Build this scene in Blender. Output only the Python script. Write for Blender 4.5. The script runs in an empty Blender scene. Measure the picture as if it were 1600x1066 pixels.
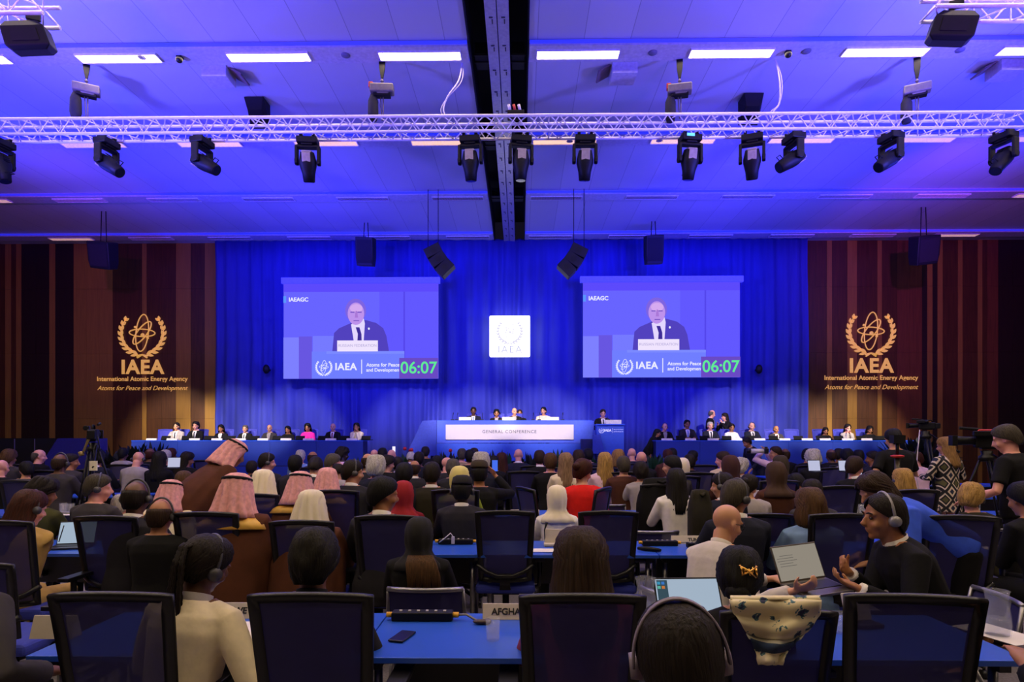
import bpy, bmesh, math, random
from math import sin, cos, pi, radians, sqrt
from mathutils import Vector, Matrix, Euler, noise
random.seed(7)
sc = bpy.context.scene
C = sc.collection
# ---------------- camera ----------------
F = 960.0; TH = radians(0.78); CX, CZ, HY = 0.38, 1.68, 682.0
cd = bpy.data.cameras.new('camera'); cam = bpy.data.objects.new('camera', cd); C.objects.link(cam)
cam.location = (CX, 0, CZ); cam.rotation_euler = (radians(90), 0, TH)
cd.sensor_width = 36; cd.lens = F/1600*36; cd.shift_y = (HY-533)/1600; cd.clip_start = 0.05; cd.clip_end = 200
sc.camera = cam
def at(px, py, Y):
    u = (px-800)/F; v = (HY-py)/F
    t = Y/(cos(TH)+u*sin(TH))
    return Vector((CX+t*(u*cos(TH)-sin(TH)), Y, CZ+t*v))
# ---------------- colour management, world ----------------
sc.view_settings.view_transform = 'Standard'; sc.view_settings.look = 'None'
sc.view_settings.gamma = 1; sc.view_settings.exposure = 0.0; sc.view_settings.use_curve_mapping = False
w = bpy.data.worlds.new('world'); sc.world = w; w.use_nodes = True
w.node_tree.nodes['Background'].inputs[0].default_value = (0.01, 0.008, 0.02, 1)
w.node_tree.nodes['Background'].inputs[1].default_value = 0.5
# ---------------- lights of the hall ----------------
def area(name, loc, size, energy, col, rot=(0,0,0), spread=pi):
    l = bpy.data.lights.new(name, 'AREA'); l.shape = 'RECTANGLE'; l.size, l.size_y = size; l.energy = energy; l.color = col; l.spread = spread
    o = bpy.data.objects.new(name, l); C.objects.link(o); o.location = loc; o.rotation_euler = rot; return o
def spot(name, loc, target, energy, col, ang, blend=0.5, rad=0.1):
    l = bpy.data.lights.new(name, 'SPOT'); l.energy = energy; l.color = col; l.spot_size = radians(ang); l.spot_blend = blend; l.shadow_soft_size = rad
    o = bpy.data.objects.new(name, l); C.objects.link(o); o.location = loc
    o.rotation_euler = (Vector(target)-Vector(loc)).to_track_quat('-Z', 'Y').to_euler(); return o
WARM = (1.0, 0.78, 0.50)
for y, e in ((-2.2, 55), (1.05, 105), (4.3, 135), (7.55, 120), (10.82, 50)):   # the rows of ceiling lamps
    area('ceiling_lamp_row_light', (0, y, 8.36), (30, 0.25), e*4.0, WARM)
BLUE = (0.07, 0.08, 1.0); VIOL = (0.25, 0.12, 1.0)
for s in (-1, 1):                                     # side truss wash lights, ceiling spots without fixtures, curtain and wall washes
    spot('ceiling_wash_and_fill', (s*8.6, 7.4, 5.2), (s*3.6, 11.5, 8.6), 3600, (0.09, 0.085, 1.0), 120, 0.9, 0.25)
    spot('ceiling_wash_and_fill', (s*12.5, 12.0, 4.5), (s*8.0, 14.5, 8.6), 2600, (0.03, 0.04, 1.0), 130, 0.9, 0.3)
    spot('ceiling_wash_and_fill', (s*7.0, 14.6, 3.6), (s*6.2, 16.6, 8.6), 1700, (0.03, 0.02, 1.0), 110, 1.0, 0.3)  # added pair, no fixture: more blue on the ceiling toward the stage
    spot('ceiling_wash_and_fill', (s*6.5, 3.5, 4.2), (s*7.5, 8.5, 8.6), 1500, (0.25, 0.07, 1.0), 110, 0.9, 0.3)
    spot('curtain_wash_light', (s*5.5, 11.2, 6.7), (s*4.8, 21.4, 5.9), 2400, (0.004, 0.004, 1.0), 62, 0.8, 0.1)
    spot('wall_wash_light', (s*9.0, 11.2, 6.7), (s*14.0, 21.4, 7.4), 2300, (0.38, 0.06, 1.0), 58, 0.9, 0.1)
for x in (-11.4, -9.4, -7.4, -5.3, -3.2, -1.05, 1.05, 3.2, 5.3, 7.4, 9.4, 11.6):           # moving heads aimed at the dais
    spot('dais_light', (x, 11.0, 6.65), (x*1.03, 21.4, 1.25), 4900, (1.0, 0.87, 0.70), 22.5, 0.6, 0.05)
# ---------------- materials ----------------
def lin(c):
    return tuple((v/255/12.92 if v/255 <= 0.04045 else ((v/255+0.055)/1.055)**2.4) for v in c)
_m = {}
def M(name, rgb=(128,128,128), rough=0.6, metal=0.0, var=0.12, scale=18.0, emit=0.0, ecol=None, trans=0.0, alpha=1.0, stretch=None, spec=0.5, bump=0.0):
    if name in _m: return _m[name]
    m = bpy.data.materials.new(name); m.use_nodes = True; nt = m.node_tree; b = nt.nodes['Principled BSDF']
    c = lin(rgb); b.inputs['Base Color'].default_value = (*c, 1)
    b.inputs['Roughness'].default_value = rough; b.inputs['Metallic'].default_value = metal
    b.inputs['Specular IOR Level'].default_value = spec
    if var > 0 or bump > 0:
        tc = nt.nodes.new('ShaderNodeTexCoord'); mp = nt.nodes.new('ShaderNodeMapping'); nz = nt.nodes.new('ShaderNodeTexNoise')
        nz.inputs['Scale'].default_value = scale; nz.inputs['Detail'].default_value = 3
        if stretch: mp.inputs['Scale'].default_value = stretch
        nt.links.new(tc.outputs['Object'], mp.inputs[0]); nt.links.new(mp.outputs[0], nz.inputs['Vector'])
        if var > 0:
            r = nt.nodes.new('ShaderNodeValToRGB'); r.color_ramp.elements[0].position = 0.3; r.color_ramp.elements[1].position = 0.7
            r.color_ramp.elements[0].color = (*[x*(1-var) for x in c], 1); r.color_ramp.elements[1].color = (*[min(1, x*(1+var)) for x in c], 1)
            nt.links.new(nz.outputs['Fac'], r.inputs[0]); nt.links.new(r.outputs[0], b.inputs['Base Color'])
        if bump > 0:
            bp = nt.nodes.new('ShaderNodeBump'); bp.inputs['Strength'].default_value = bump; bp.inputs['Distance'].default_value = 0.01
            nt.links.new(nz.outputs['Fac'], bp.inputs['Height']); nt.links.new(bp.outputs[0], b.inputs['Normal'])
    if emit > 0:
        b.inputs['Emission Color'].default_value = (*lin(ecol or rgb), 1); b.inputs['Emission Strength'].default_value = emit
    if trans > 0:
        b.inputs['Transmission Weight'].default_value = trans; b.inputs['IOR'].default_value = 1.45 if trans > 0.5 else 1.1
    if alpha < 1: b.inputs['Alpha'].default_value = alpha
    _m[name] = m; return m
def E(name, rgb, k=1.0):                              # a picture colour on a lit screen
    if name in _m: return _m[name]
    m = bpy.data.materials.new(name); m.use_nodes = True; nt = m.node_tree; nt.nodes.clear()
    e = nt.nodes.new('ShaderNodeEmission'); e.inputs[0].default_value = (*lin(rgb), 1); e.inputs[1].default_value = k
    o = nt.nodes.new('ShaderNodeOutputMaterial'); nt.links.new(e.outputs[0], o.inputs[0]); _m[name] = m; return m
# ---------------- mesh helpers ----------------
class MB:
    def __init__(s): s.bm = bmesh.new(); s.mi = 0; s.xf = None
    def _v(s, p):
        p = Vector(p)
        if s.xf is not None: p = s.xf @ p
        return s.bm.verts.new(p)
    def _f(s, vs, smooth=False):
        try: f = s.bm.faces.new(vs)
        except ValueError: return
        f.material_index = s.mi; f.smooth = smooth
    def box(s, c, d, rot=None, taper=1.0):
        c = Vector(c); R = rot.to_matrix() if isinstance(rot, Euler) else (rot or Matrix.Identity(3)); vs = []
        for z in (-1, 1):
            k = taper if z > 0 else 1
            for x, y in ((-1,-1), (1,-1), (1,1), (-1,1)):
                vs.append(s._v(c + R @ Vector((x*d[0]/2*k, y*d[1]/2*k, z*d[2]/2))))
        for f in ((0,3,2,1), (4,5,6,7), (0,1,5,4), (1,2,6,5), (2,3,7,6), (3,0,4,7)): s._f([vs[i] for i in f])
        return s
    def rings(s, rs, closed=True, cap=True, smooth=True):     # rs: list of lists of points
        V = [[s._v(p) for p in r] for r in rs]; n = len(V[0])
        for a, b in zip(V, V[1:]):
            for i in range(n if closed else n-1):
                j = (i+1) % n; s._f([a[i], a[j], b[j], b[i]], smooth)
        if cap and closed: s._f(V[0][::-1], False); s._f(V[-1], False)
        return s
    def tube(s, p0, p1, r0, r1=None, n=8, flat=1.0):
        return s.path([p0, p1], [r0, r1 if r1 is not None else r0], n, flat)
    def path(s, ps, r, n=8, flat=1.0):
        ps = [Vector(p) for p in ps]; r = r if isinstance(r, (list, tuple)) else [r]*len(ps); rs = []
        ref = None
        for i, p in enumerate(ps):
            d = (ps[min(i+1, len(ps)-1)]-ps[max(i-1, 0)]).normalized()
            if ref is None:
                ref = Vector((0,0,1)) if abs(d.z) < 0.9 else Vector((0,1,0))
            u = d.cross(ref).normalized(); v = d.cross(u).normalized(); ref = -v if False else (u.cross(d)).normalized()
            rs.append([p + u*cos(2*pi*k/n)*r[i] + v*sin(2*pi*k/n)*r[i]*flat for k in range(n)])
        return s.rings(rs)
    def ell(s, c, r, n=14, m=10, rot=None):
        c = Vector(c); R = rot.to_matrix() if isinstance(rot, Euler) else (rot or Matrix.Identity(3)); rs = []
        for i in range(1, m):
            t = pi*i/m
            rs.append([c + R @ Vector((r[0]*sin(t)*cos(2*pi*k/n), r[1]*sin(t)*sin(2*pi*k/n), -r[2]*cos(t))) for k in range(n)])
        V = [[s._v(p) for p in q] for q in rs]; b = s._v(c+R @ Vector((0,0,-r[2]))); t = s._v(c+R @ Vector((0,0,r[2])))
        for a, q in zip(V, V[1:]):
            for i in range(n): s._f([a[i], a[(i+1) % n], q[(i+1) % n], q[i]], True)
        for i in range(n): s._f([b, V[0][(i+1) % n], V[0][i]], True); s._f([t, V[-1][i], V[-1][(i+1) % n]], True)
        return s
    def lathe(s, c, prof, n=20):                         # prof: (r, z) list, open allowed
        c = Vector(c); return s.rings([[c+Vector((r*cos(2*pi*k/n), r*sin(2*pi*k/n), z)) for k in range(n)] for r, z in prof])
    def prism(s, poly, y0, y1):                          # poly in XZ, extruded along Y
        a = [s._v((x, y0, z)) for x, z in poly]; b = [s._v((x, y1, z)) for x, z in poly]; n = len(a)
        s._f(a); s._f(b[::-1])
        for i in range(n): s._f([a[(i+1) % n], a[i], b[i], b[(i+1) % n]])
        return s
    def mesh(s, name):
        bmesh.ops.recalc_face_normals(s.bm, faces=s.bm.faces[:])
        me = bpy.data.meshes.new(name); s.bm.to_mesh(me); s.bm.free(); return me
    def build(s, name, mat, parent=None, bevel=0.0, seg=2, sub=0, loc=None, rz=None):
        me = s.mesh(name); o = bpy.data.objects.new(name, me); C.objects.link(o)
        for m in (mat if isinstance(mat, (list, tuple)) else [mat]): me.materials.append(m)
        if parent: o.parent = parent
        if loc is not None: o.location = loc
        if rz is not None: o.rotation_euler = (0, 0, rz)
        if bevel > 0:
            b = o.modifiers.new('bevel', 'BEVEL'); b.width = bevel; b.segments = seg; b.limit_method = 'ANGLE'; b.angle_limit = radians(40)
        if sub: o.modifiers.new('sub', 'SUBSURF').levels = sub; o.modifiers['sub'].render_levels = sub
        return o
def obj(name, me, parent=None, mat=None, mw=None):
    o = bpy.data.objects.new(name, me); C.objects.link(o)
    if parent: o.parent = parent
    if mw is not None: o.matrix_local = mw
    if mat is not None:
        ms = mat if isinstance(mat, (list, tuple)) else [mat]
        while len(me.materials) < len(ms): me.materials.append(None)
        for i, m in enumerate(ms): o.material_slots[i].link = 'OBJECT'; o.material_slots[i].material = m
    return o
def tag(o, label=None, cat=None, group=None, kind=None):
    if label: o['label'] = label
    if cat: o['category'] = cat
    if group: o['group'] = group
    if kind: o['kind'] = kind
    return o
def empty(name, loc=(0,0,0), rz=0.0, label=None, cat=None, group=None):
    o = bpy.data.objects.new(name, None); C.objects.link(o); o.location = loc; o.rotation_euler = (0,0,rz); o.empty_display_size = 0.1
    return tag(o, label, cat, group)
_kids = {}
def tree(o, loc=None, rz=None, label=None, group=None, scale=None):
    """a copy of a thing with copies of its parts and sub-parts"""
    def cp(a, par):
        c = a.copy(); C.objects.link(c)
        if par is not None: c.parent = par
        for k in kids(a): cp(k, c)
        return c
    def kids(a):
        if a.name not in _kids: _kids[a.name] = [k for k in bpy.data.objects if k.parent == a]
        return _kids[a.name]
    r = cp(o, None)
    if loc is not None: r.location = loc
    if rz is not None: r.rotation_euler[2] = rz
    if label: r['label'] = label
    if group: r['group'] = group
    if scale: r.scale = scale if isinstance(scale, (tuple, list)) else (scale,)*3
    return r
def tmesh(txt, size, bold=0.0, shear=0.0, align='CENTER', space=1.0, ext=0.002):
    cu = bpy.data.curves.new('txt', 'FONT'); cu.body = txt; cu.size = size; cu.align_x = align; cu.align_y = 'CENTER'
    cu.extrude = ext; cu.offset = bold; cu.shear = shear; cu.space_character = space
    o = bpy.data.objects.new('txt', cu); C.objects.link(o); dg = bpy.context.evaluated_depsgraph_get()
    me = bpy.data.meshes.new_from_object(o.evaluated_get(dg)); bpy.data.objects.remove(o); bpy.data.curves.remove(cu); return me
def text(name, txt, size, loc, mat, parent=None, rot=(pi/2, 0, 0), fit=None, **k):
    me = tmesh(txt, size, **k); me.materials.clear(); me.materials.append(mat); o = bpy.data.objects.new(name, me); C.objects.link(o)
    o.location = loc; o.rotation_euler = rot
    if fit:
        xs = [v.co.x for v in me.vertices]; o.scale = (fit/(max(xs)-min(xs)),)*3 if xs else (1,1,1)
    if parent: o.parent = parent
    return o
def rect(name, x0, x1, z0, z1, y, mat, parent=None, th=0.004):
    return MB().box(((x0+x1)/2, y, (z0+z1)/2), (x1-x0, th, z1-z0)).build(name, mat, parent)
# ================= the hall =================
RY, CEIL, HW = 21.6, 8.52, 20.0
def ceilmat():
    m = M('ceiling_panel', (205,200,205), 0.55, var=0.0); nt = m.node_tree; b = nt.nodes['Principled BSDF']
    g = nt.nodes.new('ShaderNodeNewGeometry'); sp = nt.nodes.new('ShaderNodeSeparateXYZ'); nt.links.new(g.outputs['Position'], sp.inputs[0])
    def mth(op, a, v=None, c=None):
        n = nt.nodes.new('ShaderNodeMath'); n.operation = op; nt.links.new(a, n.inputs[0])
        if v is not None: n.inputs[1].default_value = v
        return n.outputs[0]
    a = mth('ADD', sp.outputs[0], 80.0+0.13); k = mth('FRACT', mth('DIVIDE', a, 0.8)); seam = mth('GREATER_THAN', k, 0.016)
    fl = mth('FLOOR', mth('DIVIDE', a, 0.8)); wn = nt.nodes.new('ShaderNodeTexWhiteNoise'); wn.noise_dimensions = '1D'; nt.links.new(fl, wn.inputs['W'])
    tone = nt.nodes.new('ShaderNodeMapRange'); nt.links.new(wn.outputs[0], tone.inputs[0]); tone.inputs[3].default_value = 0.50; tone.inputs[4].default_value = 0.56
    mul = nt.nodes.new('ShaderNodeMath'); mul.operation = 'MULTIPLY'; sm2 = mth('MAXIMUM', seam, 0.58); nt.links.new(sm2, mul.inputs[0]); nt.links.new(tone.outputs[0], mul.inputs[1])
    cc = nt.nodes.new('ShaderNodeCombineColor'); 
    for i in range(3): nt.links.new(mul.outputs[0], cc.inputs[i])
    nt.links.new(cc.outputs[0], b.inputs['Base Color']); return m
CM = ceilmat()
BAND = M('ceiling_band_white', (190,186,192), 0.5)
BLACK = M('black_metal', (10,10,12), 0.5, 0.2); DARKV = M('black_void', (4,4,5), 0.9)
LAMPY = [10.815, 14.02, 17.32, 20.7]
def ceiling():
    mb = MB()
    for sx in (-1, 1):
        x0, x1 = (0.53*sx, HW*sx)
        mb.box(((x0+x1)/2, 8.8, CEIL+0.05), (abs(x1-x0), 25.6, 0.1))
    mb.box((0, 8.8, CEIL+0.75), (1.3, 25.6, 0.05))
    for sx in (-1, 1): mb.box((0.56*sx, 8.8, CEIL+0.4), (0.05, 25.6, 0.7))
    c = mb.build('ceiling', [CM]); tag(c, kind='structure')
    # black lining of the channel
    mb = MB()
    for sx in (-1, 1): mb.box((0.52*sx, 8.8, CEIL+0.33), (0.02, 25.6, 0.72))
    mb.box((0, 8.8, CEIL+0.7), (1.04, 25.6, 0.02)); 
    tag(mb.build('trim_1', DARKV), kind='structure')
ceiling()
# steel twin rail of the partition in the channel
t = empty('partition_rail', (0, 9, CEIL), label='pale steel twin rail with slots running along the black ceiling channel', cat='rail')
STEEL = M('pale_steel', (165,160,168), 0.35, 0.3)
for sx in (-1, 1):
    MB().box((0.1*sx, 0, 0.02), (0.185, 25.2, 0.12)).build('rail', STEEL, t, 0.005)
mb = MB(); 
for i in range(34):
    for sx in (-1, 1): mb.box((0.1*sx, -12+i*0.72, -0.045), (0.06, 0.02, 0.012)).box((0.1*sx+0.02, -12+i*0.72+0.1, -0.045), (0.02, 0.1, 0.012))
mb.build('slots', M('dark_slot', (60,58,64), 0.6), t)
for i in range(4):
    for sx in (-1, 1):
        a = MB().box((0, 0, 0), (0.24, 0.5, 0.22)).box((0, 0, -0.12), (0.28, 0.05, 0.02)).box((0,-.22,-.12),(0.28,.05,.02)).build('channel_box', M('channel_box_grey', (28,28,33), 0.7), None, 0.01, loc=(0.34*sx, 8.2+i*3.3, CEIL+0.28))
        tag(a, 'dark ventilation box inside the black ceiling channel', 'ventilation box', 'ventilation boxes in the ceiling channel')
# bands (dropped beams carrying the lamps)
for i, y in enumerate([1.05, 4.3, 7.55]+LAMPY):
    mb = MB()
    for sx in (-1, 1):
        xa, xb = 0.54*sx, (HW-0.1)*sx
        mb.box(((xa+xb)/2, y, CEIL-0.055), (abs(xb-xa), 0.46, 0.11))
    tag(mb.build('trim_%d' % (i+2), BAND), kind='structure')
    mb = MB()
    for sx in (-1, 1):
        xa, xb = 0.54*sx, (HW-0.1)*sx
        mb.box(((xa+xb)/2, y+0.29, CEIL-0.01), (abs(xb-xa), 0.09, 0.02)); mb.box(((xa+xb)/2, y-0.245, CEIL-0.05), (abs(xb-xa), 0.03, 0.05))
    tag(mb.build('trim_%d' % (i+22), M('band_edge_blue_glow', (110,110,200), 0.4, emit=0.55, ecol=(24,50,255), var=0)), kind='structure')  # blue light caught by the band edges, put in as glowing strips
LIT = M('lamp_lit', (255,240,225), 0.5, emit=7.0, ecol=(255,236,214), var=0); DIM = M('lamp_dim', (235,200,180), 0.5, emit=1.1, ecol=(255,205,165), var=0); OFF = M('lamp_off', (150,120,150), 0.5, var=0)
FRM = M('lamp_frame', (230,225,225), 0.4)
def lamp_proto(mat, mb_teeth=True):
    t = empty('ceiling_lamp')
    mb = MB()
    for s in (-1, 1):
        mb.box((0, 0.118*s, -0.008), (1.45, 0.012, 0.03)); mb.box((0.72*s, 0, -0.008), (0.012, 0.236, 0.03))
    mb.build('frame', FRM, t)
    MB().box((0, 0, 0.0), (1.43, 0.225, 0.012)).build('diffuser', mat, t)
    if mb_teeth:
        mb = MB()
        for k in range(48): mb.box((-0.7+k*0.0298, 0, -0.016), (0.004, 0.225, 0.014))
        mb.build('louvre', FRM, t)
    return t
LX = [-14.9, -12.15, -9.45, -6.75, -4.07, -1.39, 1.39, 4.07, 6.75, 9.45, 12.15, 14.9]
protos = {}
ordn = ['first', 'second', 'third', 'fourth', 'fifth', 'sixth']
for r, y in enumerate(LAMPY):
    for i, x in enumerate(LX):
        p = at(0, 0, 1)
        px = 813+(x-CX)*F/y
        if px < -90 or px > 1690: continue
        k = (i-5.5); side = 'west' if x < 0 else 'east'; n = ordn[int(abs(k)-0.5)]
        if r < 2: st = 'lit' if r == 0 else 'dim'
        elif r == 2: st = 'dim' if abs(x) > 13 else 'off'
        else: st = 'dim' if abs(x) > 13.0 else 'off'
        mat = {'lit': LIT, 'dim': DIM, 'off': OFF}[st]
        rown = ['in the nearest band', 'in the band behind the truss', 'in the third band', 'in the band nearest the curtain'][r]
        sd = 'toward the camera-tripod side' if x < 0 else 'toward the red-handled camera side'
        lab = '%s lamp %s, %s %s of the channel' % ({'lit': 'bright', 'dim': 'warm lit', 'off': 'unlit'}[st], rown, n, 'left' if x < 0 else 'right')
        if st not in protos:
            q = lamp_proto(mat); protos[st] = q; o = q
        else: o = tree(protos[st])
        o.location = (x, y, CEIL-0.118); tag(o, lab, 'ceiling lamp', 'recessed lamps in the ceiling bands')
# walls and floor
def woodwall(name, sx, xs):
    """vertical boards of several tones; xs: list of (x0, x1, tone)"""
    WD = [M('wood_dark', (82,46,18), 0.45, var=0.25, scale=3, stretch=(6,1,0.4)), M('wood_mid', (108,60,28), 0.45, var=0.2, scale=3, stretch=(6,1,0.4)),
          M('wood_light', (150,108,40), 0.45, var=0.12, scale=3, stretch=(6,1,0.4)), M('wood_black', (40,18,10), 0.5, var=0.2, scale=3, stretch=(6,1,0.4))]
    mb = MB()
    for a, b, t in xs:
        mb.mi = t; n = max(1, round((b-a)/0.45))
        for k in range(n):
            x0 = a+(b-a)*k/n; x1 = a+(b-a)*(k+1)/n
            d = 0.012 if t == 2 else 0.0
            for z0, z1 in ((0, 2.3), (2.3, 4.6), (4.6, 6.9), (6.9, CEIL+0.05)):
                mb.box(((x0+x1)/2, RY+0.06-d, (z0+z1)/2), (x1-x0-0.004, 0.1, z1-z0-0.004))
    mb.mi = 3; mb.box(((xs[0][0]+xs[-1][1])/2, RY+0.09, CEIL/2), (xs[-1][1]-xs[0][0], 0.08, CEIL))
    tag(mb.build(name, WD), kind='structure')
def X(px): return at(px, 600, RY).x
L = [(-40,8,0),(8,17,2),(17,25,0),(25,33,2),(33,77,3),(77,86,2),(86,115,3),(115,176,2),(176,222,0),(222,229,2),(229,275,0),(275,298,2),(298,320,0),(320,342,2)]
Rr = [(1258,1292,0),(1292,1300,2),(1300,1324,0),(1324,1339,2),(1339,1371,0),(1371,1378,2),(1378,1402,0),(1402,1441,1),(1441,1449,3),(1449,1457,2),(1457,1465,3),(1465,1473,2),(1473,1497,0),(1497,1504,2),(1504,1528,0),(1528,1535,2),(1535,1543,0),(1543,1560,1),(1560,1650,3)]
woodwall('wall_left', -1, [(X(a), X(b), t) for a, b, t in L]); woodwall('wall_right', 1, [(X(a), X(b), t) for a, b, t in Rr])
tag(MB().box((0, RY+0.2, CEIL/2), (2*HW, 0.1, CEIL)).build('wall_back', M('wall_dark', (24,20,28), 0.8)), kind='structure')
tag(MB().box((-HW, 8.8, CEIL/2), (0.1, 25.6, CEIL)).build('wall_west', M('wall_side', (50,32,30), 0.7)), kind='structure')
tag(MB().box((HW, 8.8, CEIL/2), (0.1, 25.6, CEIL)).build('wall_east', M('wall_side')), kind='structure')
tag(MB().box((0, -4.05, CEIL/2), (2*HW, 0.1, CEIL)).build('wall_rear', M('wall_side')), kind='structure')
tag(MB().box((0, 8.8, -0.05), (2*HW, 25.8, 0.1)).build('floor', M('carpet', (118,112,118), 0.95, var=0.25, scale=60)), kind='structure')
# curtain
def curtain():
    mb = MB(); x0, x1 = X(341), X(1258); n = 900; rs = []
    prof = []
    for i in range(n+1):
        x = x0+(x1-x0)*i/n
        wob = noise.noise(Vector((x*0.7, 3.1, 0)))
        d = 0.075*(0.35+abs(noise.noise(Vector((x*1.9, 9, 1)))))*1.3*sin(x*2*pi/0.44+6*wob)+0.028*sin(x*2*pi/0.93+1.3)+0.02*noise.noise(Vector((x*5, 0, 0)))
        prof.append((x, d))
    for z, k in ((0.3, 1.25), (2.2, 1.15), (5.0, 1.0), (7.6, 0.8), (CEIL+0.02, 0.5)):
        rs.append([(x+0.03*sin(z*0.9+x), RY-0.22+d*k, z) for x, d in prof])
    mb.rings(rs, closed=False, cap=False)
    o = mb.build('stage_curtain', M('blue_velvet', (60,68,165), 0.85, var=0.10, scale=2, stretch=(4,4,0.3), spec=0.2)); 
    o.modifiers.new('s', 'SOLIDIFY').thickness = 0.01
    tag(o, 'tall pleated blue curtain hanging across the whole stage backdrop', 'curtain')
curtain()
# ---- emblem ----
def emblem_meshes(s):
    """wreath and orbits in the XZ plane, about 2 wide at s = 1"""
    def leaf(mb, cx, cz, a, l, w):
        d = (cos(a), sin(a)); nrm = (-sin(a), cos(a)); P = []
        for t, k in ((0, 0), (0.25, 0.75), (0.5, 1.0), (0.78, 0.6), (1, 0)):
            P.append((cx+d[0]*l*t+nrm[0]*w*k, cz+d[1]*l*t+nrm[1]*w*k))
        for t, k in ((0.78, 0.6), (0.5, 1.0), (0.25, 0.75)):
            P.append((cx+d[0]*l*t-nrm[0]*w*k, cz+d[1]*l*t-nrm[1]*w*k))
        mb.prism(P, -0.01, 0.01)
    wr = MB()
    for sx in (-1, 1):
        pts = []
        for i in range(9):
            a = radians(-78 + i*14.2); pts.append((cos(a)*0.93, sin(a)*0.93-0.0, a))
        wr.path([(sx*x*s, 0, z*s) for x, z, a in pts], 0.022*s, 6)
        for i, (x, z, a) in enumerate(pts):
            l = 0.33-0.014*i; tang = a+pi/2
            for da in (0.42, -0.42):
                aa = tang+da
                if sx < 0: aa = pi-aa
                leaf(wr, sx*x*s, z*s, aa, l*s, 0.062*s)
    wr.path([(-0.25*s, 0, -0.98*s), (0, 0, -0.92*s), (0.22*s, 0, -1.06*s)], 0.035*s, 6); wr.path([(0.25*s, 0, -0.98*s), (0, 0, -0.92*s), (-0.22*s, 0, -1.06*s)], 0.035*s, 6)
    ob = MB()
    for a, b, rot in ((0.27, 0.80, 6), (0.16, 0.56, 92), (0.2, 0.6, 38)):
        P = []; r = radians(rot)
        for k in range(41):
            t = 2*pi*k/40; x = a*cos(t); z = b*sin(t)
            P.append(((x*cos(r)+z*sin(r))*s, 0, (-x*sin(r)+z*cos(r)+0.02)*s))
        ob.path(P, 0.026*s, 6)
    ob.ell((0.02*s, 0, -0.08*s), (0.09*s, 0.03*s, 0.09*s), 10, 8); ob.ell((-0.3*s, 0, 0.27*s), (0.055*s,)*3, 8, 6); ob.ell((0.24*s, 0, -0.2*s), (0.055*s,)*3, 8, 6)
    return wr, ob
GOLD_LIGHT = M('gold_projection', (232,178,92), 0.45, emit=0.55, ecol=(240,180,80))  # gold light projected on the wood, put in as solid glowing shapes
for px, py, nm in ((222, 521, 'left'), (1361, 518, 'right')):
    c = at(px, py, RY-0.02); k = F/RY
    t = empty('projected_emblem', c, label='gold wreath and atom emblem with lettering projected in light on the %s striped wood wall' % nm, cat='emblem')
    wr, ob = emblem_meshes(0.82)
    wr.build('wreath', GOLD_LIGHT, t); ob.build('orbit_symbol', GOLD_LIGHT, t)
    text('initials', 'IAEA', 0.66, (0, 0, -54/k), GOLD_LIGHT, t, bold=0.022, space=1.1, fit=68/k)
    text('name_lettering', 'International Atomic Energy Agency', 0.24, (0, 0, -72/k), GOLD_LIGHT, t, bold=0.004, fit=144/k)
    text('motto_lettering', 'Atoms for Peace and Development', 0.26, (0, 0, -86.5/k), GOLD_LIGHT, t, shear=0.35, fit=144/k)
# ---- lit cube sign ----
c = at(796.5, 526, 20.9); hw = 0.5*63/(F/20.9)
t = empty('illuminated_sign', c, label='square white illuminated sign box glowing on the curtain between the screens', cat='sign')
SG = E('sign_glow', (255,252,255), 2.6)
MB().box((0, 0, 0), (2*hw, 0.26, 2*hw)).build('light_box', SG, t, 0.03)
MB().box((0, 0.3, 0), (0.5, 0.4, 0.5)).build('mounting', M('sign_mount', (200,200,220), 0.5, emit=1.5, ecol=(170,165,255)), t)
SGI = E('sign_ink', (225,222,245), 1.0)
text('initials', 'IAEA', 0.36, (0.0, -0.135, -hw*0.68), E('sign_letter', (178,180,225)), t, bold=0.0, space=1.25, fit=0.8)
wr, ob = emblem_meshes(0.43)
wr.build('wreath', SGI, t, loc=(0, -0.13, 0.16)); ob.build('orbit_symbol', SGI, t, loc=(0, -0.13, 0.16))
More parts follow.
